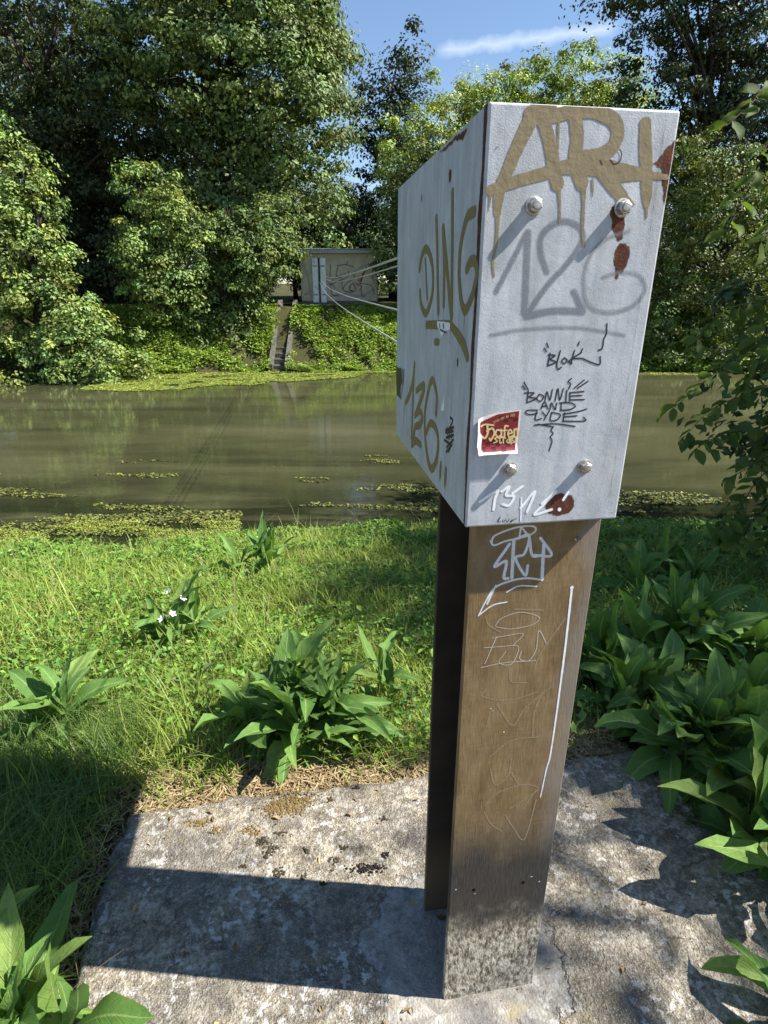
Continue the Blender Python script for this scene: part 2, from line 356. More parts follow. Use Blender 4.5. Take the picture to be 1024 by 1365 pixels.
    m = Mat('bark', 0.9, 0.15); v = m.noise(8, 6, m.coord('Object', (2.5, 2.5, 0.5)), 0.7)
    m.col(m.ramp(v, [(0.3, (0.018, 0.014, 0.010)), (0.7, (0.085, 0.07, 0.052))])); m.bump(v, 0.8, 0.05); M['bark'] = m.m
    # shed
    m = Mat('render_wall', 0.9, 0.15); v = m.noise(2.5, 6, m.coord('Object', (1, 1, 0.5)), 0.65)
    m.col(m.ramp(v, [(0.3, (0.28, 0.245, 0.185)), (0.7, (0.45, 0.40, 0.315))])); m.bump(m.noise(40, 4), 0.3, 0.01); M['wall'] = m.m
    m = Mat('roof_sheet', 0.5, 0.4); v = m.noise(4, 5); m.col(m.ramp(v, [(0.3, (0.17, 0.18, 0.19)), (0.7, (0.30, 0.31, 0.33))])); M['roof'] = m.m
    m = Mat('door_paint', 0.5, 0.4); v = m.noise(5, 6, m.coord('Object', (3, 1, 1)))
    c = m.ramp(v, [(0.3, (0.46, 0.53, 0.57)), (0.7, (0.62, 0.68, 0.71))]); c = m.mix(m.ramp(m.noise(11, 5), [(0.6, 0.0), (0.7, 0.8)]), c, (0.16, 0.15, 0.15)); m.col(c); M['door'] = m.m
    m = Mat('step_concrete', 0.9, 0.15); v = m.noise(9, 6); m.col(m.ramp(v, [(0.3, (0.06, 0.056, 0.046)), (0.7, (0.15, 0.14, 0.118))])); m.bump(v, 0.6, 0.02); M['step'] = m.m
    m = Mat('cable_steel', 0.4, 0.5, 0.3); m.col((0.52, 0.53, 0.54)); M['cable'] = m.m
mk_mats()

# ------------------------------------------------------------------ ground and river
ZW = -1.10                                       # water level
def y_near(x): return 6.35 + 0.16 * np.sin(x * 0.9 + 1.0) + 0.25 * np.sin(x * 0.33) + 0.03 * x
def y_far(x): return 21.9 + 0.35 * np.sin(x * 0.35) + np.where(x < -5, (x + 5) * 0.28, 0)
def ground_z(x, y):
    x = np.asarray(x, float); y = np.asarray(y, float)
    yn = y_near(x); t = np.clip((y - 1.8) / (yn - 1.8), 0, 3)
    near = -0.075 - (-ZW - 0.075) * np.where(t < 1, t ** 1.15, t ** 1.15 + 0.5 * (t - 1))
    near = np.maximum(near, ZW - 0.9)
    yf = y_far(x); s = y - yf
    far = np.where(s < 0, ZW + 0.32 * s, np.where(s < 2.7, ZW + 2.2 * sstep(-0.25, 2.9, s) - 2.2 * sstep(-0.25, 2.9, 0.0), 1.1 + 0.02 * (s - 2.7)))
    far = np.where(s >= 2.7, np.minimum(far, 3.0), far)
    z = np.where(y < 13, near, np.maximum(far, ZW - 0.9))
    z = z + 0.05 * (fbm(x * 1.3, y * 1.3, 3) - 0.47) * np.where((y < 1.7), 0.35, 1) + 0.022 * (fbm(x * 7, y * 7, 9) - 0.47)
    return z
xs = np.unique(np.concatenate([np.linspace(-3.5, 4, 150), np.linspace(-16, 16, 130), np.linspace(-140, 140, 60)]))
ys = np.unique(np.concatenate([np.linspace(-1.5, 7.5, 170), np.linspace(-60, -1.5, 20), np.linspace(7.5, 20, 20), np.linspace(20, 27, 60), np.linspace(27, 300, 40)]))
GX, GY = np.meshgrid(xs, ys); GZ = ground_z(GX, GY)
# keep the soil below the slab
LU = (GX - OX) * EV[0] + (GY - OY) * EV[1]; LV = (GX - OX) * NV[0] + (GY - OY) * NV[1]
inside = (LU > -0.90) & (LU < 1.24) & (LV > -1.46) & (LV < 0.70)
GZ = np.where(inside, np.minimum(GZ, -0.12), GZ)
nx, ny = len(xs), len(ys)
ii = np.arange(ny - 1)[:, None] * nx + np.arange(nx - 1)[None]
F = np.stack([ii, ii + 1, ii + nx + 1, ii + nx], -1).reshape(-1, 4)
tag(obj('ground', mesh_np('ground', np.stack([GX, GY, GZ], -1).reshape(-1, 3), F, M['soil'], smooth=True)), kind='structure')
bm = bmesh.new()
vs = [bm.verts.new(p) for p in ((-140, 4.5, ZW), (140, 4.5, ZW), (140, 26, ZW), (-140, 26, ZW))]; bm.faces.new(vs)
tag(bm_obj('river_water', bm, M['water']), kind='structure')

# ------------------------------------------------------------------ concrete slab
def build_slab():
    U0, U1, V0, V1 = -0.935, 1.25, -1.5, 0.765
    us = np.linspace(U0, U1, 150); vs = np.linspace(V0, V1, 150)
    A, B = np.meshgrid(us, vs)
    wob = lambda t, s: 0.075 * (fbm(t * 4, t * 0 + s, s, 6) - 0.47)
    A2 = A + wob(B, 5) * np.clip(1 - (A - U0) / 0.25, 0, 1); B2 = B + wob(A, 8) * np.clip(1 - (V1 - B) / 0.25, 0, 1)
    d = np.minimum(np.minimum(A - U0, U1 - A), np.minimum(B - V0, V1 - B))
    dn = d + 0.045 * (fbm(A * 11, B * 11, 21, 5) - 0.45)
    Z = -0.030 * (1 - np.clip(dn / 0.045, 0, 1)) ** 2 + 0.0045 * (fbm(A * 9, B * 9, 31) - 0.47) + 0.004 * (fbm(A * 38, B * 38, 41) - 0.47)
    Z -= 0.006 * np.clip((fbm(A * 26, B * 26, 77) - 0.62) * 8, 0, 1)
    Z = np.minimum(Z, 0.0)
    n = 150; top = np.stack([A2, B2, Z], -1).reshape(-1, 3)
    i = np.arange(n - 1)[:, None] * n + np.arange(n - 1)[None]
    F = [np.stack([i, i + 1, i + n + 1, i + n], -1).reshape(-1, 4)]
    rim = np.concatenate([np.arange(n), np.arange(1, n) * n + n - 1, (n - 1) * n + np.arange(n - 2, -1, -1), np.arange(n - 2, 0, -1) * n])
    k = len(rim); low = top[rim].copy(); low[:, 2] = -0.35
    V = np.concatenate([top, low]); j = np.arange(k); j2 = (j + 1) % k
    F.append(np.stack([rim[j2], rim[j], n * n + j, n * n + j2], -1))
    me = mesh_np('concrete_slab', V, np.concatenate(F), M['concrete'], smooth=True)
    o = obj('concrete_slab', me); o.location = (OX, OY, 0); o.rotation_euler = (0, 0, PH)
    tag(o, 'weathered lichen-spotted concrete foundation slab under the brown steel post', 'concrete slab')
build_slab()

# ------------------------------------------------------------------ drawing marks as flat shapes
def catmull(P, sub=8):
    P = np.asarray(P, float)
    if len(P) < 3: return P
    Q = np.concatenate([[2 * P[0] - P[1]], P, [2 * P[-1] - P[-2]]]); out = []
    for i in range(1, len(Q) - 2):
        t = np.linspace(0, 1, sub, endpoint=False)[:, None]
        a, b, c, d = Q[i - 1], Q[i], Q[i + 1], Q[i + 2]
        out.append(0.5 * (2 * b + (c - a) * t + (2 * a - 5 * b + 4 * c - d) * t ** 2 + (3 * b - a - 3 * c + d) * t ** 3))
    out.append(P[-1:]); return np.concatenate(out)
def poly_sdf(P, X, Y):
    d = np.full(X.shape, 1e9); s = np.ones(X.shape); n = len(P); j = n - 1
    for i in range(n):
        ex, ey = P[j][0] - P[i][0], P[j][1] - P[i][1]; wx, wy = X - P[i][0], Y - P[i][1]
        t = np.clip((wx * ex + wy * ey) / (ex * ex + ey * ey + 1e-12), 0, 1)
        d = np.minimum(d, (wx - ex * t) ** 2 + (wy - ey * t) ** 2)
        c1 = Y >= P[i][1]; c2 = Y < P[j][1]; c3 = ex * wy > ey * wx
        s = np.where((c1 & c2 & c3) | (~c1 & ~c2 & ~c3), -s, s); j = i
    return np.sqrt(d) * s
def layer(name, parent, pm, items, res, mat, axis, off, feather=0.0008, rough=0.0, nscale=60, smooth=True, clip=None):
    """items: ('s', pts_px, width_m or list) strokes, ('p', pts_px) polygons, ('e', px_centre, (ru, rz)) ellipses.
    pm maps a pixel to plane coordinates; axis 'front': (u, off(u,z), z), 'left': (off, v, z)."""
    prim = []
    for it in items:
        if it[0] == 's':
            P = np.array([pm(*p) for p in it[1]]); w = np.atleast_1d(np.array(it[2], float))
            n0 = len(P); wv = np.interp(np.linspace(0, 1, n0), np.linspace(0, 1, len(w)), w)
            Q = catmull(np.column_stack([P, wv])) if smooth else np.column_stack([P, wv]); prim.append(('s', Q))
        elif it[0] == 'p': prim.append(('p', np.array([pm(*p) for p in it[1]])))
        else: prim.append(('e', np.array(pm(*it[1])), it[2]))
    lo = np.array([1e9, 1e9]); hi = -lo
    for q in prim:
        if q[0] == 's': a, b = q[1][:, :2].min(0) - q[1][:, 2].max(), q[1][:, :2].max(0) + q[1][:, 2].max()
        elif q[0] == 'p': a, b = q[1].min(0), q[1].max(0)
        else: a, b = q[1] - np.array(q[2]) * 1.3, q[1] + np.array(q[2]) * 1.3
        lo = np.minimum(lo, a); hi = np.maximum(hi, b)
    lo -= 4 * res + rough; hi += 4 * res + rough
    if clip: lo = np.maximum(lo, [clip[0], clip[2]]); hi = np.minimum(hi, [clip[1], clip[3]])
    gx = np.arange(lo[0], hi[0] + res * 0.5, res); gy = np.arange(lo[1], hi[1] + res * 0.5, res)
    X, Y = np.meshgrid(gx, gy); D = np.full(X.shape, 1.0)
    def win(a, b):
        i0, i1 = np.searchsorted(gx, a[0]), np.searchsorted(gx, b[0]); j0, j1 = np.searchsorted(gy, a[1]), np.searchsorted(gy, b[1])
        return slice(max(j0 - 1, 0), j1 + 1), slice(max(i0 - 1, 0), i1 + 1)
    for q in prim:
        if q[0] == 's':
            for a, b in zip(q[1][:-1], q[1][1:]):
                m = max(a[2], b[2]) * 0.5 + 3 * res + rough + feather
                w = win(np.minimum(a[:2], b[:2]) - m, np.maximum(a[:2], b[:2]) + m)
                x, y = X[w] - a[0], Y[w] - a[1]
                if x.size == 0: continue
                ex, ey = b[0] - a[0], b[1] - a[1]
                t = np.clip((x * ex + y * ey) / (ex * ex + ey * ey + 1e-12), 0, 1)
                D[w] = np.minimum(D[w], np.hypot(x - ex * t, y - ey * t) - 0.5 * (a[2] + (b[2] - a[2]) * t))
        elif q[0] == 'p': D = np.minimum(D, poly_sdf(q[1], X, Y))
        else: D = np.minimum(D, (np.hypot((X - q[1][0]) / q[2][0], (Y - q[1][1]) / q[2][1]) - 1) * min(q[2]))
    if rough: D = D + rough * 2 * (fbm(X * nscale, Y * nscale, 5, 4) - 0.47)
    V = []; A = []; quads = []; tris = []; pent = []; hexs = []
    ny, nx = D.shape; ins = D < 0
    cell = ins[:-1, :-1] | ins[1:, :-1] | ins[:-1, 1:] | ins[1:, 1:]
    for j, i in zip(*np.nonzero(cell)):
        c = ((i, j), (i + 1, j), (i + 1, j + 1), (i, j + 1)); dv = [D[b, a] for a, b in c]; pts = []
        for k in range(4):
            d0, d1 = dv[k], dv[(k + 1) % 4]; p0, p1 = c[k], c[(k + 1) % 4]
            if d0 < 0: pts.append((gx[p0[0]], gy[p0[1]], d0))
            if (d0 < 0) != (d1 < 0):
                t = d0 / (d0 - d1)
                pts.append((gx[p0[0]] + (gx[p1[0]] - gx[p0[0]]) * t, gy[p0[1]] + (gy[p1[1]] - gy[p0[1]]) * t, 0.0))
        m = len(pts)
        if m < 3: continue
        b = len(V); V += [(p[0], p[1]) for p in pts]; A += [min(1.0, -p[2] / feather) for p in pts]
        {3: tris, 4: quads, 5: pent, 6: hexs}[m].append(list(range(b, b + m)))
    V = np.array(V); A = np.array(A); z = V[:, 1]
    o_ = off(V[:, 0], z) if callable(off) else np.full(len(V), off)
    P3 = np.column_stack([V[:, 0], o_, z]) if axis == 'front' else np.column_stack([o_, V[:, 0], z])
    Fs = [np.array(f)[:, ::-1] if axis == 'left' else np.array(f) for f in (tris, quads, pent, hexs) if f]
    return obj(name, mesh_np(name, P3, Fs, M[mat], fattr={'edge': A}), parent)
def cr(x0, y0, s): return lambda *p: [(x0 + a / s, y0 + b / s) for a, b in p]
c1 = cr(600, 120, 3.2); c2 = cr(600, 430, 3.413); c3 = cr(500, 160, 2.528); c4 = cr(560, 680, 3.938); c5 = cr(540, 1000, 3.657); c6 = cr(510, 470, 6.02); c7 = cr(500, 120, 5.12); c8 = cr(510, 320, 6.02); c9 = cr(340, 300, 4.655)

# ------------------------------------------------------------------ the post with its box
BW, BD, BT, BB = 0.2715, 0.68, 1.929, 1.330      # box width, depth, top, bottom
PU0, PU1, PV = 0.022, 0.262, 0.030               # post flange
def build_post():
    root = empty('gauging_post', (OX, OY, 0), PH)
    tag(root, 'steel H-beam post carrying a pale graffiti-covered metal box beside the river', 'post')
    bm = bmesh.new(); box(bm, PU0, PU1, PV, PV + 0.016, -0.02, BB + 0.002, 0.0015, 1); fl = bm_obj('front_flange', bm, M['brown'], root)
    fl['label'] = 'brown weathered front flange, sooty at the foot, with scratched tags'
    bm = bmesh.new(); box(bm, PU0, PU1, PV + 0.225, PV + 0.241, -0.02, BB + 0.002, 0.0015, 1); bm_obj('back_flange', bm, M['post_dark'], root)
    bm = bmesh.new(); um = (PU0 + PU1) / 2; box(bm, um - 0.006, um + 0.006, PV + 0.0165, PV + 0.2245, -0.02, BB + 0.001); bm_obj('web', bm, M['post_dark'], root)
    for (px, py) in ((632, 1186), (698, 1176)):
        u, z = plane_front(px, py, PV); V, F_ = tube([(u, PV + 0.004, z), (u, PV - 0.0006, z)], 0.0042, 10)
        a = Acc(); a.add(V, F_); me = a.mesh('hole_shade_disc', M['shade_black']); b2 = bmesh.new(); b2.from_mesh(me); bmesh.ops.contextual_create(b2, geom=[e for e in b2.edges if e.is_boundary and e.verts[0].co.y < PV]); b2.to_mesh(me); b2.free()
        obj('hole_shade_disc', me, fl)  # black disc paints the dark of a bolt hole; no recess is cut
    # screw stub below the box
    u, z = plane_front(769, 717, PV); a = Acc()
    V, F_ = tube([(u, PV + 0.001, z), (u, PV - 0.014, z), (u, PV - 0.016, z)], [0.003, 0.003, 0.0004], 8); a.add(V, F_)
    obj('screw', a.mesh('screw', M['bolt']), fl)
    # the box
    bm = bmesh.new(); box(bm, 0, BW, 0, BD, BB, BT, 0.0035, 3)
    hb = bm_obj('housing_box', bm, M['box'], root); hb['label'] = 'pale blue-grey painted steel box with graffiti and rust'
    for p in hb.data.polygons: p.use_smooth = False
    bolt = None
    for q in ((712, 272), (830, 275), (680, 623), (779, 620)):
        u, z = plane_front(*q); z -= 0.002
        if bolt is None:
            bm = bmesh.new()
            def disc(r, y0, y1, seg, rot=0.0, ch=0.0):
                lo = [bm.verts.new((r * math.cos(rot + k * 2 * math.pi / seg), y0, r * math.sin(rot + k * 2 * math.pi / seg))) for k in range(seg)]
                mid = [bm.verts.new((v.co.x, y1 + ch, v.co.z)) for v in lo]
                hi = [bm.verts.new((v.co.x * 0.82, y1, v.co.z * 0.82)) for v in lo]
                for a_, b_ in ((lo, mid), (mid, hi)):
                    for k in range(seg): bm.faces.new((a_[k], a_[(k + 1) % seg], b_[(k + 1) % seg], b_[k]))
                bm.faces.new(hi)
            disc(0.0125, 0.0, -0.0018, 20, 0, 0.0004); disc(0.0098, -0.0019, -0.0110, 6, 0.3, 0.0014); disc(0.0062, -0.0111, -0.0135, 12, 0, 0.0008)
            bmesh.ops.recalc_face_normals(bm, faces=bm.faces)
            bolt = bm_obj('hex_bolt', bm, M['bolt'], hb); b = bolt
        else:
            b = link(bolt.copy(), hb)
        b.location = (u, 0, z); b.rotation_euler = (0, 0.4 * len(bpy.data.objects) % 1.0, 0)
    FR = plane_front; S = 's'
    mm = 0.001
    # rust first, then the marks in the order they were painted
    cl = (0.002, BW - 0.002, BB + 0.002, BT - 0.002)
    layer('rust_patch', hb, FR, [('p', c1((968, 205), (930, 235), (868, 315), (900, 345), (905, 420), (912, 495), (945, 425), (960, 300))),
        ('s', c1((712, 520), (718, 570), (722, 625)), [20*mm, 21*mm, 12*mm]), ('e', c1((731, 715))[0], (0.0125, 0.021)), ('s', c1((712, 730), (712, 800)), [10*mm, 6*mm]),
        ('e', c2((500, 828))[0], (0.027, 0.0205))], 0.001, 'rust', 'front', -0.00015, 0.0016, 0.0026, 170, clip=cl)
    layer('spray_number', hb, FR, [(S, c1((195, 862), (262, 735), (325, 612)), [11*mm]), (S, c1((332, 610), (326, 760), (318, 950)), [14*mm]),
        (S, c1((412, 775), (388, 700), (388, 630), (430, 580), (490, 560), (550, 585), (565, 640), (505, 735), (410, 840), (330, 955)), [12*mm]),
        (S, c1((325, 965), (440, 942), (565, 945)), [14*mm]), (S, c1((528, 862), (565, 940)), [13*mm])], 0.001, 'grey_spray', 'front', -0.00027, 0.0035)
    layer('spray_number', hb, FR, [(S, c1((765, 600), (660, 640), (590, 720), (570, 830), (590, 920), (680, 950), (780, 920), (832, 850), (800, 790), (720, 780), (650, 800)), [9*mm, 11*mm, 9*mm])], 0.001, 'grey_light', 'front', -0.00027, 0.004)
    layer('spray_line', hb, FR, [(S, [(654, 447), (700, 439), (770, 437), (832, 447)], [9*mm])], 0.001, 'grey_light', 'front', -0.00027, 0.0035)
    A_ = [(S, c1((362, 92), (305, 205), (255, 320), (215, 420), (205, 480), (203, 525)), [22*mm, 18*mm, 17*mm, 11*mm]), (S, c1((204, 520), (198, 640), (183, 735), (188, 795)), [7*mm, 5*mm, 3.5*mm]),
        (S, c1((345, 105), (425, 88)), [22*mm]), (S, c1((385, 100), (425, 220), (442, 330), (458, 400)), [17*mm, 20*mm, 20*mm]), (S, c1((464, 400), (467, 480), (467, 562)), [8*mm, 5*mm, 4.5*mm]),
        (S, c1((172, 428), (260, 396), (380, 362), (480, 330)), [14*mm, 16*mm, 17*mm]), (S, c1((174, 430), (170, 470), (163, 518)), [7*mm, 4*mm, 2.5*mm]),
        (S, c1((532, 105), (542, 200), (535, 300), (562, 395)), [20*mm]), (S, c1((565, 390), (570, 450), (565, 600), (572, 664)), [16*mm, 7*mm, 5*mm, 4.5*mm]),
        (S, c1((440, 112), (520, 92), (620, 92), (698, 130), (714, 190), (688, 248), (630, 280), (550, 290)), [17*mm, 18*mm, 20*mm, 20*mm, 19*mm, 20*mm]),
        (S, c1((480, 330), (600, 322), (720, 350), (832, 358)), [18*mm, 25*mm, 24*mm, 15*mm]), (S, c1((650, 340), (705, 420), (745, 460), (785, 490)), [22*mm, 20*mm, 13*mm, 4*mm]),
        (S, c1((832, 146), (834, 250), (838, 350), (840, 440), (838, 490)), [18*mm, 20*mm, 19*mm, 17*mm, 10*mm]), (S, c1((838, 490), (838, 545)), [6*mm, 3*mm]),
        (S, c1((608, 380), (608, 455)), [4*mm, 3*mm]), (S, c1((462, 140), (461, 245)), [4*mm, 3*mm]), (S, c1((690, 430), (716, 476)), [5*mm, 3*mm]), (S, c1((830, 360), (925, 372)), [12*mm, 8*mm])]
    layer('spray_lettering', hb, FR, A_, 0.001, 'ochre', 'front', -0.00045, 0.0008, 0.0009, 140, clip=(0.0015, BW - 0.0015, BB, BT - 0.002))
    w = 3.0*mm
    blk = [((455, 140), (445, 192)), ((448, 146), (478, 150), (456, 166), (481, 180), (444, 196)), ((502, 128), (486, 190), (492, 212), (506, 203)), ((521, 160), (508, 175), (520, 186), (533, 172), (521, 160)),
        ((552, 165), (540, 178), (555, 186)), ((566, 128), (550, 187)), ((598, 136), (560, 162), (600, 163), (640, 180), (681, 190), (683, 154)), ((440, 93), (447, 112)), ((429, 117), (438, 132)), ((588, 88), (582, 104)), ((603, 119), (597, 134)),
        ((714, 5), (711, 50), (700, 75), (696, 103), (690, 120), (675, 125))]
    bon = [((356, 312), (350, 362)), ((338, 320), (382, 320), (360, 338), (393, 345), (352, 363)), ((406, 325), (395, 348), (412, 357), (426, 336), (406, 325)), ((432, 357), (441, 315), (455, 352), (466, 304)), ((478, 357), (491, 300), (499, 352), (516, 300)),
        ((531, 308), (527, 360)), ((545, 318), (545, 354)), ((547, 319), (609, 313)), ((547, 334), (600, 331)), ((547, 351), (611, 350)), ((337, 272), (356, 306)), ((329, 288), (342, 304)), ((553, 254), (538, 268), (549, 280), (540, 302)), ((610, 261), (564, 299)), ((629, 266), (579, 299)),
        ((414, 392), (430, 361), (446, 393)), ((418, 381), (442, 379)), ((455, 396), (462, 365), (478, 396), (486, 365)), ((506, 366), (505, 398)), ((498, 365), (548, 364), (570, 380), (545, 395), (503, 399)),
        ((393, 398), (352, 399), (344, 411), (365, 418), (397, 413)), ((397, 398), (388, 441), (416, 437)), ((420, 407), (436, 425)), ((452, 401), (428, 443)), ((462, 410), (457, 445), (488, 441), (501, 418), (462, 408)), ((521, 410), (515, 446)), ((515, 416), (580, 405), (621, 393)), ((520, 428), (577, 424)), ((513, 448), (612, 447), (607, 430)),
        ((384, 466), (480, 460), (568, 472)), ((400, 462), (470, 474)), ((470, 474), (460, 490), (469, 505), (457, 520), (464, 540), (451, 583))]
    layer('marker_tag', hb, FR, [(S, c2(*p), [w]) for p in blk], 0.0007, 'black_marker', 'front', -0.00036, 0.0006)
    layer('marker_tag', hb, FR, [(S, c2(*p), [w * 0.95]) for p in bon], 0.0007, 'black_marker', 'front', -0.00036, 0.0006)
    lv = [((214, 905), (228, 884), (219, 908), (232, 903)), ((238, 899), (241, 907), (250, 900), (242, 896)), ((254, 896), (260, 907), (270, 894)), ((274, 904), (285, 896), (276, 907), (302, 890))]
    layer('marker_tag', hb, FR, [(S, c2(*p), [1.7*mm]) for p in lv], 0.0006, 'black_marker', 'front', -0.00036, 0.0006)
    layer('marker_ring', hb, FR, [(S, c1((683, 298), (700, 316), (725, 302), (731, 268), (722, 254)), [2.4*mm]), (S, c1((640, 300), (648, 318)), [2.4*mm]), (S, c1((205, 240), (192, 252)), [1.5*mm])], 0.0007, 'black_marker', 'front', -0.0006, 0.0006)
    wt = [((135, 815), (215, 764), (205, 800), (198, 850)), ((235, 768), (270, 746), (255, 785), (292, 790), (268, 830), (240, 826)), ((330, 744), (285, 776)), ((325, 795), (322, 900)), ((322, 842), (386, 768), (350, 862)), ((418, 822), (482, 768), (432, 822), (384, 872), (462, 850)), ((537, 772), (515, 806)), ((497, 849), (498, 851))]
    layer('paint_pen_tag', hb, FR, [(S, c2(*p), [5.5*mm if k != 3 else 3.2*mm]) for k, p in enumerate(wt[:-1])] + [(S, c2(*wt[-1]), [7*mm])], 0.0008, 'white_paint', 'front', -0.00055, 0.0006)
    # fine seam along the right edge
    layer('seam', hb, FR, [(S, [(887, 160), (852, 410), (810, 678)], [0.9*mm]), (S, [(812, 686), (822, 680)], [0.9*mm])], 0.0006, 'dark_rust', 'front', -0.0005, 0.0006, 0.0004, 120)
    # sticker, a little lifted along its left and lower edge
    q = c2((122, 436), (210, 408), (323, 392), (318, 470), (300, 588), (205, 592), (120, 598)); P = np.array([FR(*p) for p in q]); ulo, uhi, zlo, zhi = P[:, 0].min(), P[:, 0].max(), P[:, 1].min(), P[:, 1].max()
    lift = lambda u, z: 0.0012 + 0.010 * np.clip((zlo + 0.016 - z) / 0.016, 0, 1) ** 2 + 0.006 * np.clip((ulo + 0.012 - u) / 0.012, 0, 1) ** 2
    st = layer('sticker', hb, FR, [('p', q)], 0.001, 'sticker_white', 'front', lambda u, z: -lift(u, z), 0.0003)
    st['label'] = 'red checked sticker with cream lettering, lower edge peeling off'
    inner = c2((134, 452), (214, 416), (314, 400), (309, 470), (293, 578), (205, 583), (134, 588))
    red = layer('sticker_print', hb, FR, [('p', inner)], 0.001, 'sticker_red', 'front', lambda u, z: -lift(u, z) - 0.0003, 0.0003)
    ck = []
    for r_ in range(3):
        for k in range(7):
            if (r_ + k) % 2: continue
            x, y = 138 + k * 23, 524 + r_ * 20
            if x > 262: continue
            ck.append(('p', c2((x, y), (x + 22, y - 1), (x + 21, y + 18), (x - 1, y + 19))))
    for k in range(4): ck.append(('p', c2((222 + k * 22, 424 - k * 3 + (k % 2) * 17), (242 + k * 22, 421 - k * 3 + (k % 2) * 17), (241 + k * 22, 438 - k * 3 + (k % 2) * 17), (221 + k * 22, 440 - k * 3 + (k % 2) * 17))))
    layer('sticker_print', hb, FR, ck, 0.0007, 'sticker_dark', 'front', lambda u, z: -lift(u, z) - 0.0005, 0.0003, smooth=False)
    ht = [(((140, 470), (160, 462), (196, 466)), 3.2), (((168, 466), (170, 500), (158, 524), (143, 517)), 4.0), (((166, 492), (190, 480), (200, 502), (184, 534), (178, 526)), 3.6), (((230, 490), (212, 488), (206, 508), (220, 519), (232, 508)), 3.2), (((232, 486), (232, 516), (238, 520)), 3.4),
        (((262, 470), (248, 472), (246, 522)), 3.4), (((238, 490), (258, 488)), 2.6), (((264, 504), (281, 500), (272, 486), (262, 500), (268, 520), (283, 513)), 3.0), (((290, 519), (291, 484)), 3.4), (((291, 490), (303, 482), (305, 516)), 3.2),
        (((213, 522), (201, 526), (213, 538), (198, 546)), 2.6), (((225, 514), (225, 545), (233, 544)), 2.6), (((218, 524), (233, 522)), 2.2), (((241, 546), (241, 524), (251, 525)), 2.6), (((264, 528), (256, 538), (263, 546), (269, 536)), 2.4), (((270, 524), (270, 546)), 2.6), (((276, 550), (277, 522), (286, 520), (281, 531), (289, 541), (279, 547)), 2.4), (((297, 518), (294, 545)), 2.6)]
    layer('sticker_lettering', hb, FR, [(S, c2(*p), [w_ * mm]) for p, w_ in ht], 0.0006, 'sticker_cream', 'front', lambda u, z: -lift(u, z) - 0.0008, 0.0004)
    layer('sticker_print', hb, FR, [(S, c2((128, 500), (126, 560)), [5*mm, 7*mm]), (S, c2((128, 500), (140, 520), (132, 575)), [3*mm, 4*mm])], 0.0008, 'sticker_white', 'front', lambda u, z: -lift(u, z) - 0.0010, 0.0004)
    arc = []
    segs = {'S': [((1, 4), (0, 4), (0, 2), (1, 2), (1, 0), (0, 0))], 'T': [((0, 4), (1, 4)), ((.5, 4), (.5, 0))], 'A': [((0, 0), (.5, 4), (1, 0)), ((.2, 1.5), (.8, 1.5))], 'D': [((0, 0), (0, 4), (1, 3), (1, 1), (0, 0))], 'I': [((.5, 0), (.5, 4))],
        'O': [((0, 0), (0, 4), (1, 4), (1, 0), (0, 0))], 'N': [((0, 0), (0, 4), (1, 0), (1, 4))], 'E': [((1, 4), (0, 4), (0, 0), (1, 0)), ((0, 2), (.8, 2))], 'R': [((0, 0), (0, 4), (1, 3.5), (1, 2.5), (0, 2), (1, 0))]}
    for k, ch in enumerate('STADION AN DER'):
        t = k / 13; x0 = 196 + 92 * t; y0 = 459 - 34 * t + 20 * (t - 0.5) ** 2 - 5
        for sg in segs.get(ch, []): arc.append((S, c2(*[(x0 + a * 5, y0 - b * 2.6 - a * 1.6) for a, b in sg]), [0.75*mm]))
    layer('sticker_lettering', hb, FR, arc, 0.0004, 'sticker_cream', 'front', lambda u, z: -lift(u, z) - 0.0008, 0.0003, smooth=False)
    # left side of the box
    LF = plane_left; cl = (0.002, BD - 0.002, BB + 0.002, BT - 0.002)
    edge = [(0.0075, BT - 0.001), (0.006, 1.86), (0.0085, 1.80), (0.006, 1.7), (0.008, 1.62), (0.0055, 1.55), (0.0075, 1.46), (0.005, 1.40), (0.004, BB + 0.002), (0.0036, BB + 0.002), (0.0036, BT - 0.001)]
    layer('rust_edge', hb, lambda a, b: (a, b), [('p', [(v * 2.6, z) for v, z in edge[:-2]] + edge[-2:])], 0.0011, 'dark_rust', 'left', -0.0003, 0.0008, 0.0016, 150)
    layer('rust_patch', hb, LF, [('p', c7((438, 425), (515, 345), (640, 238), (625, 300), (600, 348), (540, 352), (482, 415))), ('e', (600.5, 233), (0.009, 0.010)), ('e', (562.5, 264), (0.006, 0.009)), ('e', c6((605, 70))[0], (0.006, 0.008))], 0.0014, 'rust', 'left', -0.0003, 0.0025, 0.004, 120, clip=cl)
    di = [((170, 470), (176, 600)), ((150, 502), (160, 452), (175, 435), (192, 480), (196, 560), (186, 620), (171, 652), (156, 622), (152, 578)), ((207, 332), (210, 430), (214, 645)), ((230, 365), (234, 500), (232, 620)), ((231, 365), (243, 500), (257, 660)), ((262, 245), (261, 420), (258, 662)),
        ((336, 308), (310, 330), (290, 420), (284, 510), (290, 600), (304, 640), (328, 592), (344, 520), (338, 478), (322, 478), (310, 502))]
    layer('spray_lettering', hb, LF, [(S, c3(*p), [12*mm if k == 0 else 17*mm]) for k, p in enumerate(di)] + [(S, c3((174, 690), (215, 690), (252, 690)), [17*mm]), (S, c3((258, 694), (284, 730), (300, 760), (312, 800)), [16*mm, 22*mm, 17*mm]), (S, c3((203, 748), (215, 748)), [14*mm])] +
        [(S, c3(*p), [3.5*mm, 2*mm]) for p in (((214, 640), (216, 690)), ((257, 655), (253, 758)), ((303, 640), (300, 712)), ((175, 690), (174, 735)), ((232, 620), (232, 680)))], 0.0016, 'ochre_matt', 'left', -0.0006, 0.0008, 0.0006, 90, clip=cl)
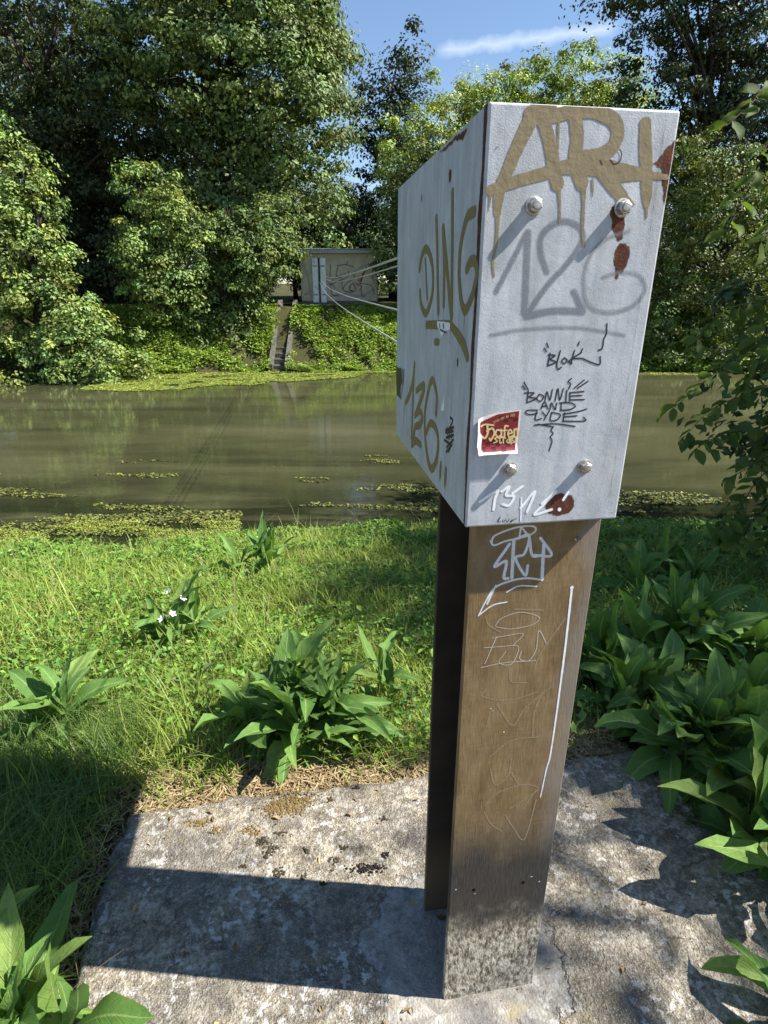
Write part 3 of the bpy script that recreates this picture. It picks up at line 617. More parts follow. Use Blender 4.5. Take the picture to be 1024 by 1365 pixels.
    n6 = [((184, 402), (212, 350), (242, 240), (258, 92)), ((257, 92), (246, 330), (238, 600), (232, 690)), ((272, 305), (332, 262), (322, 340), (262, 505)), ((262, 505), (298, 470), (320, 520), (300, 580), (262, 600), (245, 700)), ((238, 745), (268, 708), (308, 742)),
        ((430, 490), (436, 340), (402, 220), (366, 320), (340, 500), (345, 700), (370, 880), (402, 932), (440, 830), (446, 680), (420, 592), (382, 570), (352, 640))]
    layer('spray_number', hb, LF, [(S, c6(*p), [15*mm, 19*mm, 16*mm]) for p in n6] + [(S, c6((470, 892), (464, 960), (460, 1030)), [13*mm, 16*mm, 3*mm]), (S, c6((510, 938), (505, 1010), (498, 1090)), [13*mm, 17*mm, 3*mm]), (S, c6((182, 400), (160, 670)), [3*mm]), (S, c6((232, 690), (228, 830)), [6*mm, 3*mm]), (S, c6((262, 600), (258, 700)), [4*mm])], 0.0016, 'ochre_matt', 'left', -0.0006, 0.0008, 0.0006, 90, clip=cl)
    bt = [((545, 522), (566, 545), (546, 592)), ((508, 622), (572, 598)), ((508, 642), (568, 630)), ((512, 682), (572, 662)), ((520, 602), (530, 692)), ((536, 602), (543, 690)), ((552, 600), (558, 690)), ((498, 702), (548, 742), (530, 795)), ((515, 760), (570, 700)), ((560, 740), (512, 798))]
    layer('marker_tag', hb, LF, [(S, c6(*p), [6*mm]) for p in bt], 0.0012, 'black_marker', 'left', -0.0005, 0.0008)
    layer('sticker', hb, LF, [('p', c6((96, 106), (182, 132), (155, 380), (74, 312)))], 0.0015, 'grey_light', 'left', -0.0005, 0.0005, 0.001, 200, clip=cl)
    layer('sticker_print', hb, LF, [('p', c6((100, 112), (150, 125), (160, 220), (140, 300), (150, 370), (120, 340), (112, 250), (88, 240), (92, 170))), (S, c6((165, 150), (170, 250)), [8*mm]), (S, c6((90, 280), (125, 300)), [8*mm])], 0.0013, 'black_marker', 'left', -0.0008, 0.0005, 0.006, 60, clip=cl)
    layer('torn_paper', hb, LF, [('p', c6((498, 325), (500, 470), (466, 468), (480, 410)))], 0.0012, 'white_paint', 'left', -0.0005, 0.0004, 0.001, 120)
    layer('torn_paper', hb, LF, [('p', c8((440, 648), (547, 662), (545, 722), (505, 735), (482, 782), (442, 690)))], 0.0012, 'white_paint', 'left', -0.0009, 0.0004, 0.0015, 120)
    layer('marker_tag', hb, LF, [(S, c8((463, 678), (465, 696)), [6*mm]), (S, c8((493, 678), (496, 702)), [7*mm]), (S, c8((466, 718), (512, 742)), [4*mm])], 0.001, 'black_marker', 'left', -0.0012, 0.0006)
    # marks on the flange
    PF = lambda a, b: plane_front(a, b, PV); o0 = PV - 0.0004
    layer('paint_pen_tag', fl, PF, [(S, c4((375, 168), (395, 132), (500, 92), (590, 84), (606, 108), (560, 136), (450, 162), (390, 184), (370, 162)), [4.3*mm]), (S, c4((470, 178), (392, 294), (452, 268), (440, 352), (462, 358)), [6.5*mm]), (S, c4((492, 160), (482, 354)), [7.2*mm]), (S, c4((500, 152), (572, 132), (548, 228), (502, 252), (552, 342), (566, 290)), [5.8*mm]),
        (S, c4((575, 150), (590, 238), (640, 236)), [5.8*mm]), (S, c4((632, 146), (690, 236), (600, 236)), [5.8*mm]), (S, c4((650, 182), (644, 280), (640, 364)), [7.2*mm]), (S, c4((530, 88), (520, 150)), [4.3*mm]), (S, c4((532, 88), (565, 130)), [4.3*mm]),
        (S, c4((306, 555), (345, 478), (395, 406), (480, 370), (560, 357), (642, 366)), [2.9*mm, 5.1*mm, 4.3*mm]), (S, c4((352, 492), (398, 395)), [4.3*mm]), (S, c4((455, 430), (520, 398), (612, 400)), [3.5*mm]), (S, c4((308, 552), (380, 500), (455, 482)), [3.5*mm])], 0.0008, 'silver_paint', 'front', o0, 0.0004)
    layer('scratched_tag', fl, PF, [(S, c4((396, 606), (430, 566), (530, 536), (626, 562), (590, 600), (480, 623), (398, 612)), [1.8*mm]), (S, c4((380, 672), (470, 656), (542, 650), (486, 712)), [1.8*mm]), (S, c4((402, 664), (340, 806)), [2*mm]), (S, c4((335, 722), (430, 716), (516, 716), (482, 806), (415, 800), (450, 742)), [1.8*mm]),
        (S, c4((532, 740), (524, 780), (570, 790), (610, 730), (625, 632), (666, 706)), [2*mm]), (S, c4((320, 826), (450, 800), (606, 790)), [2*mm])], 0.0008, 'scratch', 'front', o0, 0.0004)
    fa = [c4((345, 560), (360, 600), (420, 640)), c4((500, 520), (650, 525)), c4((345, 945), (326, 975), (400, 996), (500, 992), (610, 955)), c4((405, 1020), (486, 1130), (550, 1040), (690, 925)), c4((350, 1140), (372, 1050), (385, 1060)), c4((600, 830), (640, 740), (760, 570)), c4((590, 1190), (600, 1060), (640, 960)), c4((370, 1290), (480, 1210), (620, 1190)), c4((470, 830), (480, 900), (560, 905)),
        c5((390, 272), (440, 215), (560, 170), (650, 185), (580, 240), (510, 285)), c5((386, 300), (420, 360), (472, 396)), c5((490, 318), (530, 380), (582, 432), (640, 240)), c5((415, 90), (440, 168), (500, 125), (520, 40)), c5((520, 110), (550, 165)), c5((575, 285), (640, 190))]
    layer('faint_tag', fl, PF, [(S, p, [4.5*mm]) for p in fa], 0.0012, 'faint_scratch', 'front', o0, 0.0016)
    layer('paint_line', fl, PF, [(S, c4((797, 405), (785, 520), (760, 740), (735, 930), (715, 1080), (683, 1290)) + c5((690, 90), (660, 230)), [5.2*mm, 5.2*mm, 4.5*mm, 4*mm, 3*mm]), ('e', c4((797, 406))[0], (0.0040, 0.0040))], 0.0009, 'white_paint', 'front', o0, 0.0006, 0.0005, 120)
    layer('paint_chip', fl, PF, [('e', c5((616, 616))[0], (0.004, 0.0015)), ('e', c5((655, 640))[0], (0.002, 0.002)), ('e', c5((248, 680))[0], (0.0012, 0.003)), ('e', c5((340, 700))[0], (0.002, 0.0015)), ('e', c4((440, 1165))[0], (0.0018, 0.0018)), ('e', c4((372, 1040))[0], (0.002, 0.001)), ('e', c4((822, 150))[0], (0.004, 0.0035))], 0.0007, 'white_paint', 'front', o0 - 0.0001, 0.0005, 0.0008, 300)
    return root
build_post()

# ------------------------------------------------------------------ shed across the river
SY = 25.0
def build_shed():
    P0 = on_y(403, 408, SY); P1 = on_y(503, 408, SY); zb = P0[2]; x0, x1 = P0[0], P1[0]; zt = on_y(402, 333, SY)[2]
    root = empty('pump_shed', (x0, SY, zb)); w = x1 - x0; h = zt - zb; d = 2.6
    tag(root, 'small flat-roofed rendered shed with graffiti and pale double door across the river', 'shed')
    bm = bmesh.new(); box(bm, 0, w, 0, d, 0.20, h - 0.14, 0.01, 1); wl = bm_obj('wall', bm, M['wall'], root)
    bm = bmesh.new(); box(bm, -0.02, w + 0.02, -0.03, d + 0.02, -0.5, 0.198, 0.01, 1); bm_obj('plinth', bm, M['step'], root)
    bm = bmesh.new(); box(bm, -0.20, w + 0.12, -0.22, d + 0.15, h - 0.138, h + 0.0, 0.015, 1); rf = bm_obj('roof', bm, M['roof'], root)
    bm = bmesh.new(); box(bm, -0.23, w + 0.15, -0.25, d + 0.18, h + 0.002, h + 0.035, 0.008, 1); bm_obj('roof_edge', bm, M['roof'], rf)
    def pt(X, Y): q = on_y(*c9((X, Y))[0], SY - 0.02); return q[0] - x0, q[2] - zb
    for a, b in (((352, 203), (397, 480)), ((403, 203), (446, 480))):
        (ax, az), (bx, bz) = pt(*a), pt(*b)
        bm = bmesh.new(); box(bm, ax, bx, -0.05, -0.002, bz, az, 0.008, 1); dr = bm_obj('door_leaf', bm, M['door'], root)
        for k in (0.18, 0.82):
            bm = bmesh.new(); zz = bz + (az - bz) * k; box(bm, ax + 0.03, bx - 0.03, -0.062, -0.0505, zz - 0.03, zz + 0.03, 0.004, 1); bm_obj('hinge_bar', bm, M['roof'], dr)
    (ax, az), (bx, bz) = pt(397, 203), pt(403, 480)
    bm = bmesh.new(); box(bm, ax + 0.005, bx - 0.005, -0.02, -0.0015, bz, az); bm_obj('gap_shade_bar', bm, M['shade_black'], root)  # solid black bar painting the shade in the slot between the door leaves
    SH = lambda a, b: (on_y(a, b, SY)[0] - x0, on_y(a, b, SY)[2] - zb)
    dk = [((460, 375), (510, 350), (570, 325), (582, 285)), ((515, 262), (505, 310), (540, 330)), ((510, 252), (560, 245), (612, 260)), ((468, 245), (466, 320)), ((600, 300), (620, 320), (590, 345), (560, 370), (545, 400)), ((540, 340), (545, 400), (600, 420)), ((610, 360), (585, 385), (600, 412), (625, 400), (610, 362)), ((690, 262), (660, 350)), ((640, 360), (720, 375), (742, 430)), ((470, 380), (480, 430), (520, 440)), ((660, 400), (665, 440), (690, 440)), ((720, 320), (740, 345)), ((565, 250), (575, 225)), ((460, 360), (480, 370), (500, 395))]
    layer('spray_mural', wl, SH, [('s', c9(*p), [0.05]) for p in dk], 0.02, 'shed_dark', 'front', -0.004, 0.02)
    rd = [((640, 320), (650, 345), (690, 265)), ((592, 375), (588, 400), (612, 410)), ((625, 365), (660, 380), (650, 405)), ((655, 360), (668, 300))]
    for k, p in enumerate(rd): layer('spray_mural', wl, SH, [('s', c9(*p), [0.06])], 0.02, 'wheat_red', 'front', -0.008 - 0.001 * k, 0.02)
    gy = [((470, 440), (560, 430), (660, 440), (740, 400)), ((620, 290), (690, 250), (740, 270)), ((480, 340), (560, 300)), ((310, 430), (340, 420), (350, 470)), ((300, 250), (330, 330), (345, 420))]
    layer('spray_mural', wl, SH, [('s', c9(*p), [0.12]) for p in gy], 0.025, 'shed_grey', 'front', -0.002, 0.04)
    return (x0, zb)
build_shed()

def build_stairs():
    top = on_y(377, 409, 24.4); n = 11
    x0, x1 = on_y(371, 450, 23.2)[0], on_y(386, 450, 23.2)[0]
    ya, yb = 21.75, 24.6; za, zb = ZW + 0.02, 1.06
    root = empty('river_stairs', ((x0 + x1) / 2, ya, za)); w = (x1 - x0) / 2
    tag(root, 'narrow steep concrete stairs from the shed down to the water', 'stairs')
    for k in range(n):
        y = (yb - ya) * k / n; z = (zb - za) * k / n; bm = bmesh.new()
        box(bm, -w, w, y, y + (yb - ya) / n * 1.6, z - 0.25, z + (zb - za) / n - 0.004, 0.008, 1); bm_obj('step', bm, M['step'], root)
    for s in (-1, 1):
        bm = bmesh.new(); a, b = s * (w + 0.002), s * (w + 0.16); lo, hi = min(a, b), max(a, b); L = yb - ya; Hh = zb - za
        pr = [(-0.12, -0.4), (-0.12, 0.24), (L, Hh + 0.30), (L + 0.2, Hh + 0.30), (L + 0.2, -0.4)]
        A = [bm.verts.new((lo, y, z)) for y, z in pr]; B = [bm.verts.new((hi, y, z)) for y, z in pr]
        bm.faces.new(A); bm.faces.new(B[::-1])
        for k in range(5): bm.faces.new((A[(k + 1) % 5], A[k], B[k], B[(k + 1) % 5]))
        bmesh.ops.recalc_face_normals(bm, faces=bm.faces); bm_obj('side_wall', bm, M['step'], root)
build_stairs()

# ------------------------------------------------------------------ cables from the back of the box to the shed door
def build_cables():
    def back(px, py):
        d = ray(px, py); t = ((OV + NV * BD - C0) @ NV) / (d @ NV); return C0 + d * t
    spec = [((596, 320), (432, 366), 0.0045, 0.10, 'upper steel cable from the box across the river to the shed door'), ((598, 333), (432, 368), 0.0030, 0.13, 'thin cable just under the upper steel cable above the river'),
            ((590, 428), (428, 372), 0.0036, 0.12, 'middle steel cable from the box across the river to the shed door'), ((585, 489), (426, 376), 0.0036, 0.14, 'lowest steel cable from the box, hanging across the river')]
    for a, b, r, sag, lab in spec:
        A = back(*a); B = on_y(*b, SY - 0.06); t = np.linspace(0, 1, 40) ** 1.6
        P = A[None] + (B - A)[None] * t[:, None]; P[:, 2] -= sag * 4 * t * (1 - t)
        V, F_ = tube(P, r, 6); ac = Acc(); ac.add(V, F_)
        tag(obj('cable', ac.mesh('cable', M['cable'])), lab, 'cable', 'cables strung from the box to the shed')
build_cables()

# ------------------------------------------------------------------ foliage helpers
def leaves(rng, C, Nrm, L, Wd, col, fold=0.18):
    """one folded rhombus per centre C: 4 vertices, 2 triangles"""
    n = len(C); Nrm = Nrm / (np.linalg.norm(Nrm, axis=1)[:, None] + 1e-9)
    r = rng.normal(size=(n, 3)); a = np.cross(Nrm, r); a /= np.linalg.norm(a, axis=1)[:, None] + 1e-9; s = np.cross(Nrm, a)
    L = np.broadcast_to(L, (n,))[:, None]; Wd = np.broadcast_to(Wd, (n,))[:, None]
    up = Nrm * (Wd * fold)
    V = np.stack([C - a * L * 0.5, C + s * Wd * 0.5 + up - a * L * 0.05, C + a * L * 0.5, C - s * Wd * 0.5 + up - a * L * 0.05], 1).reshape(-1, 3)
    i = np.arange(n)[:, None] * 4
    F = np.concatenate([i + np.array([[0, 3, 2]]), i + np.array([[0, 2, 1]])], 1).reshape(-1, 3)
    return V, F, np.repeat(col, 4, 0)
def crown_mesh(name, rng, lobes, n_clump, per, clump_r, L, base, var=0.25, mat='foliage', shell=0.55, droop=0.0):
    """lobes: (centre, radii) ellipsoids; clumps sit mostly near their surface"""
    vol = np.array([np.prod(r) ** (2 / 3) for _, r in lobes]); k = rng.choice(len(lobes), n_clump, p=vol / vol.sum())
    cen = np.array([c for c, _ in lobes], float)[k]; rad = np.array([r for _, r in lobes], float)[k]
    d = rng.normal(size=(n_clump, 3)); d /= np.linalg.norm(d, axis=1)[:, None]
    rr = 1 - shell * rng.random(n_clump) ** 1.8 + 0.10 * rng.normal(size=n_clump)
    cc = cen + d * rad * rr[:, None]
    cs = clump_r * np.exp(rng.normal(0, 0.35, n_clump))
    m = per; dl = rng.normal(size=(n_clump, m, 3)); dl /= np.linalg.norm(dl, axis=2)[..., None]
    q = dl * (rng.random((n_clump, m, 1)) ** 0.5)
    off = q * cs[:, None, None] * np.array([1.15, 1.15, 0.62]) + d[:, None] * cs[:, None, None] * 0.25
    off[..., 2] -= droop * (off[..., 0] ** 2 + off[..., 1] ** 2) / (cs[:, None] + 1e-6)
    P = (cc[:, None] + off).reshape(-1, 3)
    nr = (dl * 0.95 + np.array([0, 0, 0.55]) + d[:, None] * 0.5 + rng.normal(0, 0.34, (n_clump, m, 3))).reshape(-1, 3)
    cb = np.asarray(base)[None] * (1 + var * rng.normal(size=(n_clump, 1))).clip(0.45, 1.7)
    hue = rng.normal(0, 0.10, (n_clump, 1)); cb = cb * np.concatenate([1 + hue, np.ones_like(hue), 1 - hue], 1)
    col = (cb[:, None] * (1 + 0.22 * rng.normal(size=(n_clump, m, 1)))).reshape(-1, 3).clip(0.006, 0.5)
    ln = L * np.exp(rng.normal(0, 0.22, len(P)))
    V, F, c = leaves(rng, P, nr, ln, ln * 0.62, col)
    return mesh_np(name, V, F, M[mat], col=c), cc
def trunk_mesh(rng, lobes, cc, base_r, lean=(0, 0), h0=-0.3, stems=1, limbs=26):
    ac = Acc(); top = max(c[2] + r[2] * 0.55 for c, r in lobes); cx = np.mean([c[0] for c, _ in lobes]); cy = np.mean([c[1] for c, _ in lobes])
    paths = []
    for s in range(stems):
        k = 9; t = np.linspace(0, 1, k); a = rng.uniform(0, 6.28); sp = (0.10 * top if stems > 1 else 0.0)
        P = np.stack([cx * t ** 1.3 + sp * math.cos(a) * t + 0.03 * top * rng.normal(size=k) * t, cy * t ** 1.3 + sp * math.sin(a) * t + 0.03 * top * rng.normal(size=k) * t, h0 + (top - h0) * t], 1)
        rad = base_r * (1 - 0.86 * t) * (1 + 0.5 * np.exp(-t * 14)); V, F = tube(P, rad, 9); ac.add(V, F); paths.append((P, rad))
    for tgt in cc[rng.choice(len(cc), min(limbs, len(cc)), replace=False)]:
        P, rad = paths[rng.integers(len(paths))]
        f = np.clip((tgt[2] * 0.62 - P[0][2]) / (P[-1][2] - P[0][2]), 0.12, 0.9); x = f * (len(P) - 1); i = int(x)
        st = P[i] + (P[min(i + 1, len(P) - 1)] - P[i]) * (x - i); r0 = rad[i] * 0.45
        mid = st * 0.5 + tgt * 0.5 + np.array([0, 0, 0.12 * np.linalg.norm(tgt - st)]) + rng.normal(0, 0.06, 3) * np.linalg.norm(tgt - st)
        t = np.linspace(0, 1, 7)[:, None]; Q = st * (1 - t) ** 2 + 2 * mid * t * (1 - t) + tgt * t ** 2
        V, F = tube(Q, r0 * (1 - 0.88 * t[:, 0]), 6); ac.add(V, F)
    return ac.mesh('trunk', M['bark'])
def tree(name, label, loc, lobes, seed, n_clump, per, clump_r, L, base, base_r, cat='tree', group=None, stems=1, limbs=26, **kw):
    rng = np.random.default_rng(seed); root = empty(name, loc); tag(root, label, cat, group)
    me, cc = crown_mesh('crown', rng, lobes, n_clump, per, clump_r, L, base, **kw); obj('crown', me, root)
    obj('trunk', trunk_mesh(rng, lobes, cc, base_r, stems=stems, limbs=limbs), root); return root
def copy_tree(src, loc, rz, sc, label, group=None):
    r = src.copy(); COL.objects.link(r); r.location = loc; r.rotation_euler = (0, 0, rz); r.scale = sc if isinstance(sc, tuple) else (sc,) * 3; r['label'] = label
    if group: r['group'] = group
    for ch in src.children:
        c = ch.copy(); COL.objects.link(c); c.parent = r
    return r
def lobes_px(base, Y, items):
    """items: (px, py, rx_px, rz_px, dy, ry) -> ellipsoids in metres relative to base"""
    out = []
    for (px, py, rx, rz, dy, ry) in items:
        p = on_y(px, py, Y + dy); q = on_y(px + rx, py, Y + dy); s = on_y(px, py - rz, Y + dy)
        out.append(((p[0] - base[0], p[1] - base[1], p[2] - base[2]), (abs(q[0] - p[0]), ry, abs(s[2] - p[2]))))
    return out
def gz1(x, y): return float(ground_z(np.array([x]), np.array([y]))[0])
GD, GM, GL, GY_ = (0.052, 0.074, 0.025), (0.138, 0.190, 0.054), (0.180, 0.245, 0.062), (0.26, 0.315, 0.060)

def build_trees():
    far = 'trees on the far bank'
    def T(name, label, px, Y, items, seed, n, per, cr_, L, base, br, **kw):
        x = on_y(px, 400, Y)[0]; b = (x, Y, gz1(x, Y)); return tree(name, label, b, lobes_px(b, Y, items), seed, n, per, cr_, L, base, br, group=far, **kw)
    # big dense tree left of the shed
    T('maple_tree', 'tallest broad dense tree rising behind the bank left of the shed', 300, 27.5,
      [(330, 90, 120, 120, 0, 3.6), (400, 150, 66, 120, -0.5, 2.6), (230, 60, 110, 120, 0.5, 3.2), (300, -60, 160, 90, 0, 3.6), (420, 60, 45, 60, 0, 2.0), (390, 290, 70, 60, 0, 2.2), (300, 250, 80, 80, 0, 2.4)], 1, 1000, 96, 0.58, 0.165, GM, 0.34, shell=0.5)
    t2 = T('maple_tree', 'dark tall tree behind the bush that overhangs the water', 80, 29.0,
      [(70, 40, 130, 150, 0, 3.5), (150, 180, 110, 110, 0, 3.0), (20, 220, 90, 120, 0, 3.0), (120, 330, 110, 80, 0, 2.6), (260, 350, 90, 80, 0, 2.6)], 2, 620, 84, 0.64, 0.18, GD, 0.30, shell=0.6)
    # bush hanging over the water at the left
    T('waterside_maple', 'bright leafy maple bush hanging over the water at the far bank', 30, 20.2,
      [(20, 240, 45, 80, 0, 1.0), (20, 340, 75, 80, -0.3, 1.3), (60, 420, 90, 60, -0.5, 1.4), (110, 465, 85, 42, -0.8, 1.3), (20, 480, 100, 45, -0.6, 1.5), (-30, 330, 70, 150, 0, 1.6), (60, 500, 90, 22, -1.0, 1.0), (150, 492, 50, 24, -0.7, 0.9)], 3, 560, 78, 0.34, 0.12, GL, 0.12, stems=4, droop=0.3)
    T('young_maple', 'slender young maple with pale sunlit leaves in front of the tallest tree', 215, 22.5,
      [(200, 255, 48, 38, 0, 0.9), (235, 305, 42, 42, 0, 1.0), (190, 330, 40, 45, 0, 1.0), (225, 380, 55, 50, 0.3, 1.1)], 4, 220, 74, 0.34, 0.12, GL, 0.07, stems=2, droop=0.25)
    T('bank_bush', 'leafy bush reaching out to the left wall of the shed', 330, 23.6,
      [(310, 330, 55, 50, 0, 1.2), (345, 342, 44, 30, -0.5, 1.0), (300, 398, 52, 48, -0.2, 1.2), (280, 440, 66, 36, -0.2, 1.2), (240, 450, 70, 38, 0, 1.3), (352, 300, 45, 40, 0.3, 1.1)], 5, 420, 78, 0.36, 0.12, (0.115, 0.162, 0.042), 0.10, stems=3, droop=0.25)
    # narrow dark tree and the sunny ones behind the box
    t3 = T('poplar_tree', 'narrow dark tree standing apart against the sky above the shed', 525, 34.0,
      [(545, 90, 26, 55, 0, 1.3), (505, 150, 34, 60, 0, 1.6), (540, 190, 44, 80, 0, 1.8), (500, 280, 40, 80, 0, 2.0), (545, 310, 50, 80, 0, 2.0)], 6, 260, 70, 0.55, 0.17, (0.040, 0.062, 0.026), 0.20, shell=0.7)
    T('willow_tree', 'sunlit yellow-green tree whose crown shows above the left corner of the box', 620, 31.0,
      [(610, 170, 62, 72, 0, 2.4), (560, 220, 55, 60, -0.6, 2.0), (660, 150, 48, 55, 0, 2.0), (590, 290, 75, 70, 0, 2.4), (545, 300, 40, 60, 0, 1.8), (680, 250, 70, 90, 0, 2.2)], 7, 560, 80, 0.48, 0.14, GY_, 0.18, shell=0.55)
    T('willow_tree', 'sunlit yellow-green tree whose crown shows above the middle of the box', 760, 32.0,
      [(720, 128, 48, 44, 0, 2.2), (775, 115, 62, 48, 0, 2.4), (820, 150, 42, 40, 0, 2.0), (770, 190, 90, 70, 0, 2.6), (740, 290, 90, 80, 0, 2.4)], 8, 460, 80, 0.48, 0.14, (0.23, 0.30, 0.055), 0.18, shell=0.55)
    # the tree beside the shed, its shade falls on it
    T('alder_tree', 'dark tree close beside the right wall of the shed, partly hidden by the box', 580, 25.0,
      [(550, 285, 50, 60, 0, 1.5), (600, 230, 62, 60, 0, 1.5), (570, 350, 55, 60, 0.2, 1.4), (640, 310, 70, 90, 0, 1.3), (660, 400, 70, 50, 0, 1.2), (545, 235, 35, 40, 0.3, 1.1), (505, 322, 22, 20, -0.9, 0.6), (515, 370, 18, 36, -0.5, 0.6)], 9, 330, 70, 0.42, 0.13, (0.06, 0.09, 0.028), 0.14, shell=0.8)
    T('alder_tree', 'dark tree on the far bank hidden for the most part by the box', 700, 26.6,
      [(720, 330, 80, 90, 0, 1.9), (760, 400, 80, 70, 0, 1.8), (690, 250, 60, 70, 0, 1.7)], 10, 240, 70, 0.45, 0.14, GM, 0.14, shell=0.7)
    # right
    t4 = T('tall_poplar', 'tall dark poplar with open branches reaching over the top right of the box', 915, 25.5,
      [(930, 20, 70, 70, 0, 2.0), (850, -20, 80, 36, -0.4, 1.6), (995, 60, 60, 90, 0, 2.0), (905, 120, 36, 60, 0, 1.5), (965, 150, 50, 60, 0, 1.8), (1060, 20, 80, 110, 0, 2.2), (880, 200, 40, 40, 0, 1.5), (930, -90, 140, 60, 0, 2.4), (845, 90, 24, 50, 0, 0.9)], 11, 520, 74, 0.46, 0.135, (0.052, 0.076, 0.028), 0.26, shell=0.75, limbs=50)
    T('hornbeam_tree', 'broad sunlit bushy tree at the water right of the box', 960, 23.6,
      [(950, 260, 66, 70, 0, 1.9), (985, 330, 62, 80, -0.3, 1.9), (910, 330, 56, 80, 0, 1.8), (940, 410, 80, 60, 0, 2.0), (1030, 400, 70, 90, 0, 2.0), (870, 420, 50, 60, 0.2, 1.6), (925, 215, 50, 40, 0, 1.6), (900, 465, 60, 26, -1.2, 1.0), (1000, 465, 80, 26, -1.2, 1.2)], 12, 540, 78, 0.40, 0.12, (0.13, 0.165, 0.04), 0.16, shell=0.55, stems=2)
    bg = 'background wood behind the far bank'
    k = 0
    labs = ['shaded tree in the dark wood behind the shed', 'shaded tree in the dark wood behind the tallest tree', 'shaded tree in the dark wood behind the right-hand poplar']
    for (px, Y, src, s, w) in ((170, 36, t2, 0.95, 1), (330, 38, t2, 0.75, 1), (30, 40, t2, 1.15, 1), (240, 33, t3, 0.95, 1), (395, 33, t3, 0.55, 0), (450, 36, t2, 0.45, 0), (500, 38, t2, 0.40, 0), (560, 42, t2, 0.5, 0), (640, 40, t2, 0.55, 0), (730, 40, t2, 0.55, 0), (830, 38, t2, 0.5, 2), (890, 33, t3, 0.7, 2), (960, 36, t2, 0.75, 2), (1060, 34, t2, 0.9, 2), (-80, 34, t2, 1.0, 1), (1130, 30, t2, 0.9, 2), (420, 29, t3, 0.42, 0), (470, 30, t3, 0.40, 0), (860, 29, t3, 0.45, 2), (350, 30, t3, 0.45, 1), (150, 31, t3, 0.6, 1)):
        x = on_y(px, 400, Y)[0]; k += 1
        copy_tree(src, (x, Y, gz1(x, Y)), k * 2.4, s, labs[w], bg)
build_trees()

# ------------------------------------------------------------------ bank growth, grass, weed
def lawn_density(x, y):
    u = (x - OX) * EV[0] + (y - OY) * EV[1]; v = (x - OX) * NV[0] + (y - OY) * NV[1]
    on_slab = (u > -0.97) & (u < 1.25) & (v < 0.785)
    d = np.clip(0.35 + 1.5 * (fbm(x * 1.4, y * 1.4, 90) - 0.35), 0.25, 1)
    bare = np.clip((v - 0.77 - (0.08 + 0.34 * np.clip(1 - np.abs(u + 0.45) / 0.45, 0, 1)) * fbm(x * 3, y * 3, 94)) / 0.16, 0.03, 1)         # thatch strip behind the slab
    bare = np.where(u < -0.85, np.clip(np.maximum(bare, (-u - 0.95) * 4), 0.1, 1), bare)
    wl = np.clip((y_near(x) - y) / 0.25, 0, 1)
    return np.where(on_slab, 0, d * bare * wl)
def scatter_leaves(name, label, cat, rng, P, L, base, var, mat='cover', upw=1.0):
    n = len(P); nr = rng.normal(0, 0.5, (n, 3)) + np.array([0, 0, upw])
    col = (np.asarray(base)[None] * (1 + var * rng.normal(size=(n, 1)))).clip(0.01, 0.6); h = rng.normal(0, 0.12, (n, 1)); col = col * np.concatenate([1 + h, np.ones_like(h), 1 - h], 1)
    ln = L * np.exp(rng.normal(0, 0.25, n)); V, F, c = leaves(rng, P, nr, ln, ln * 0.6, col)
    return tag(obj(name, mesh_np(name, V, F, M[mat], col=c)), label, cat, kind='stuff')
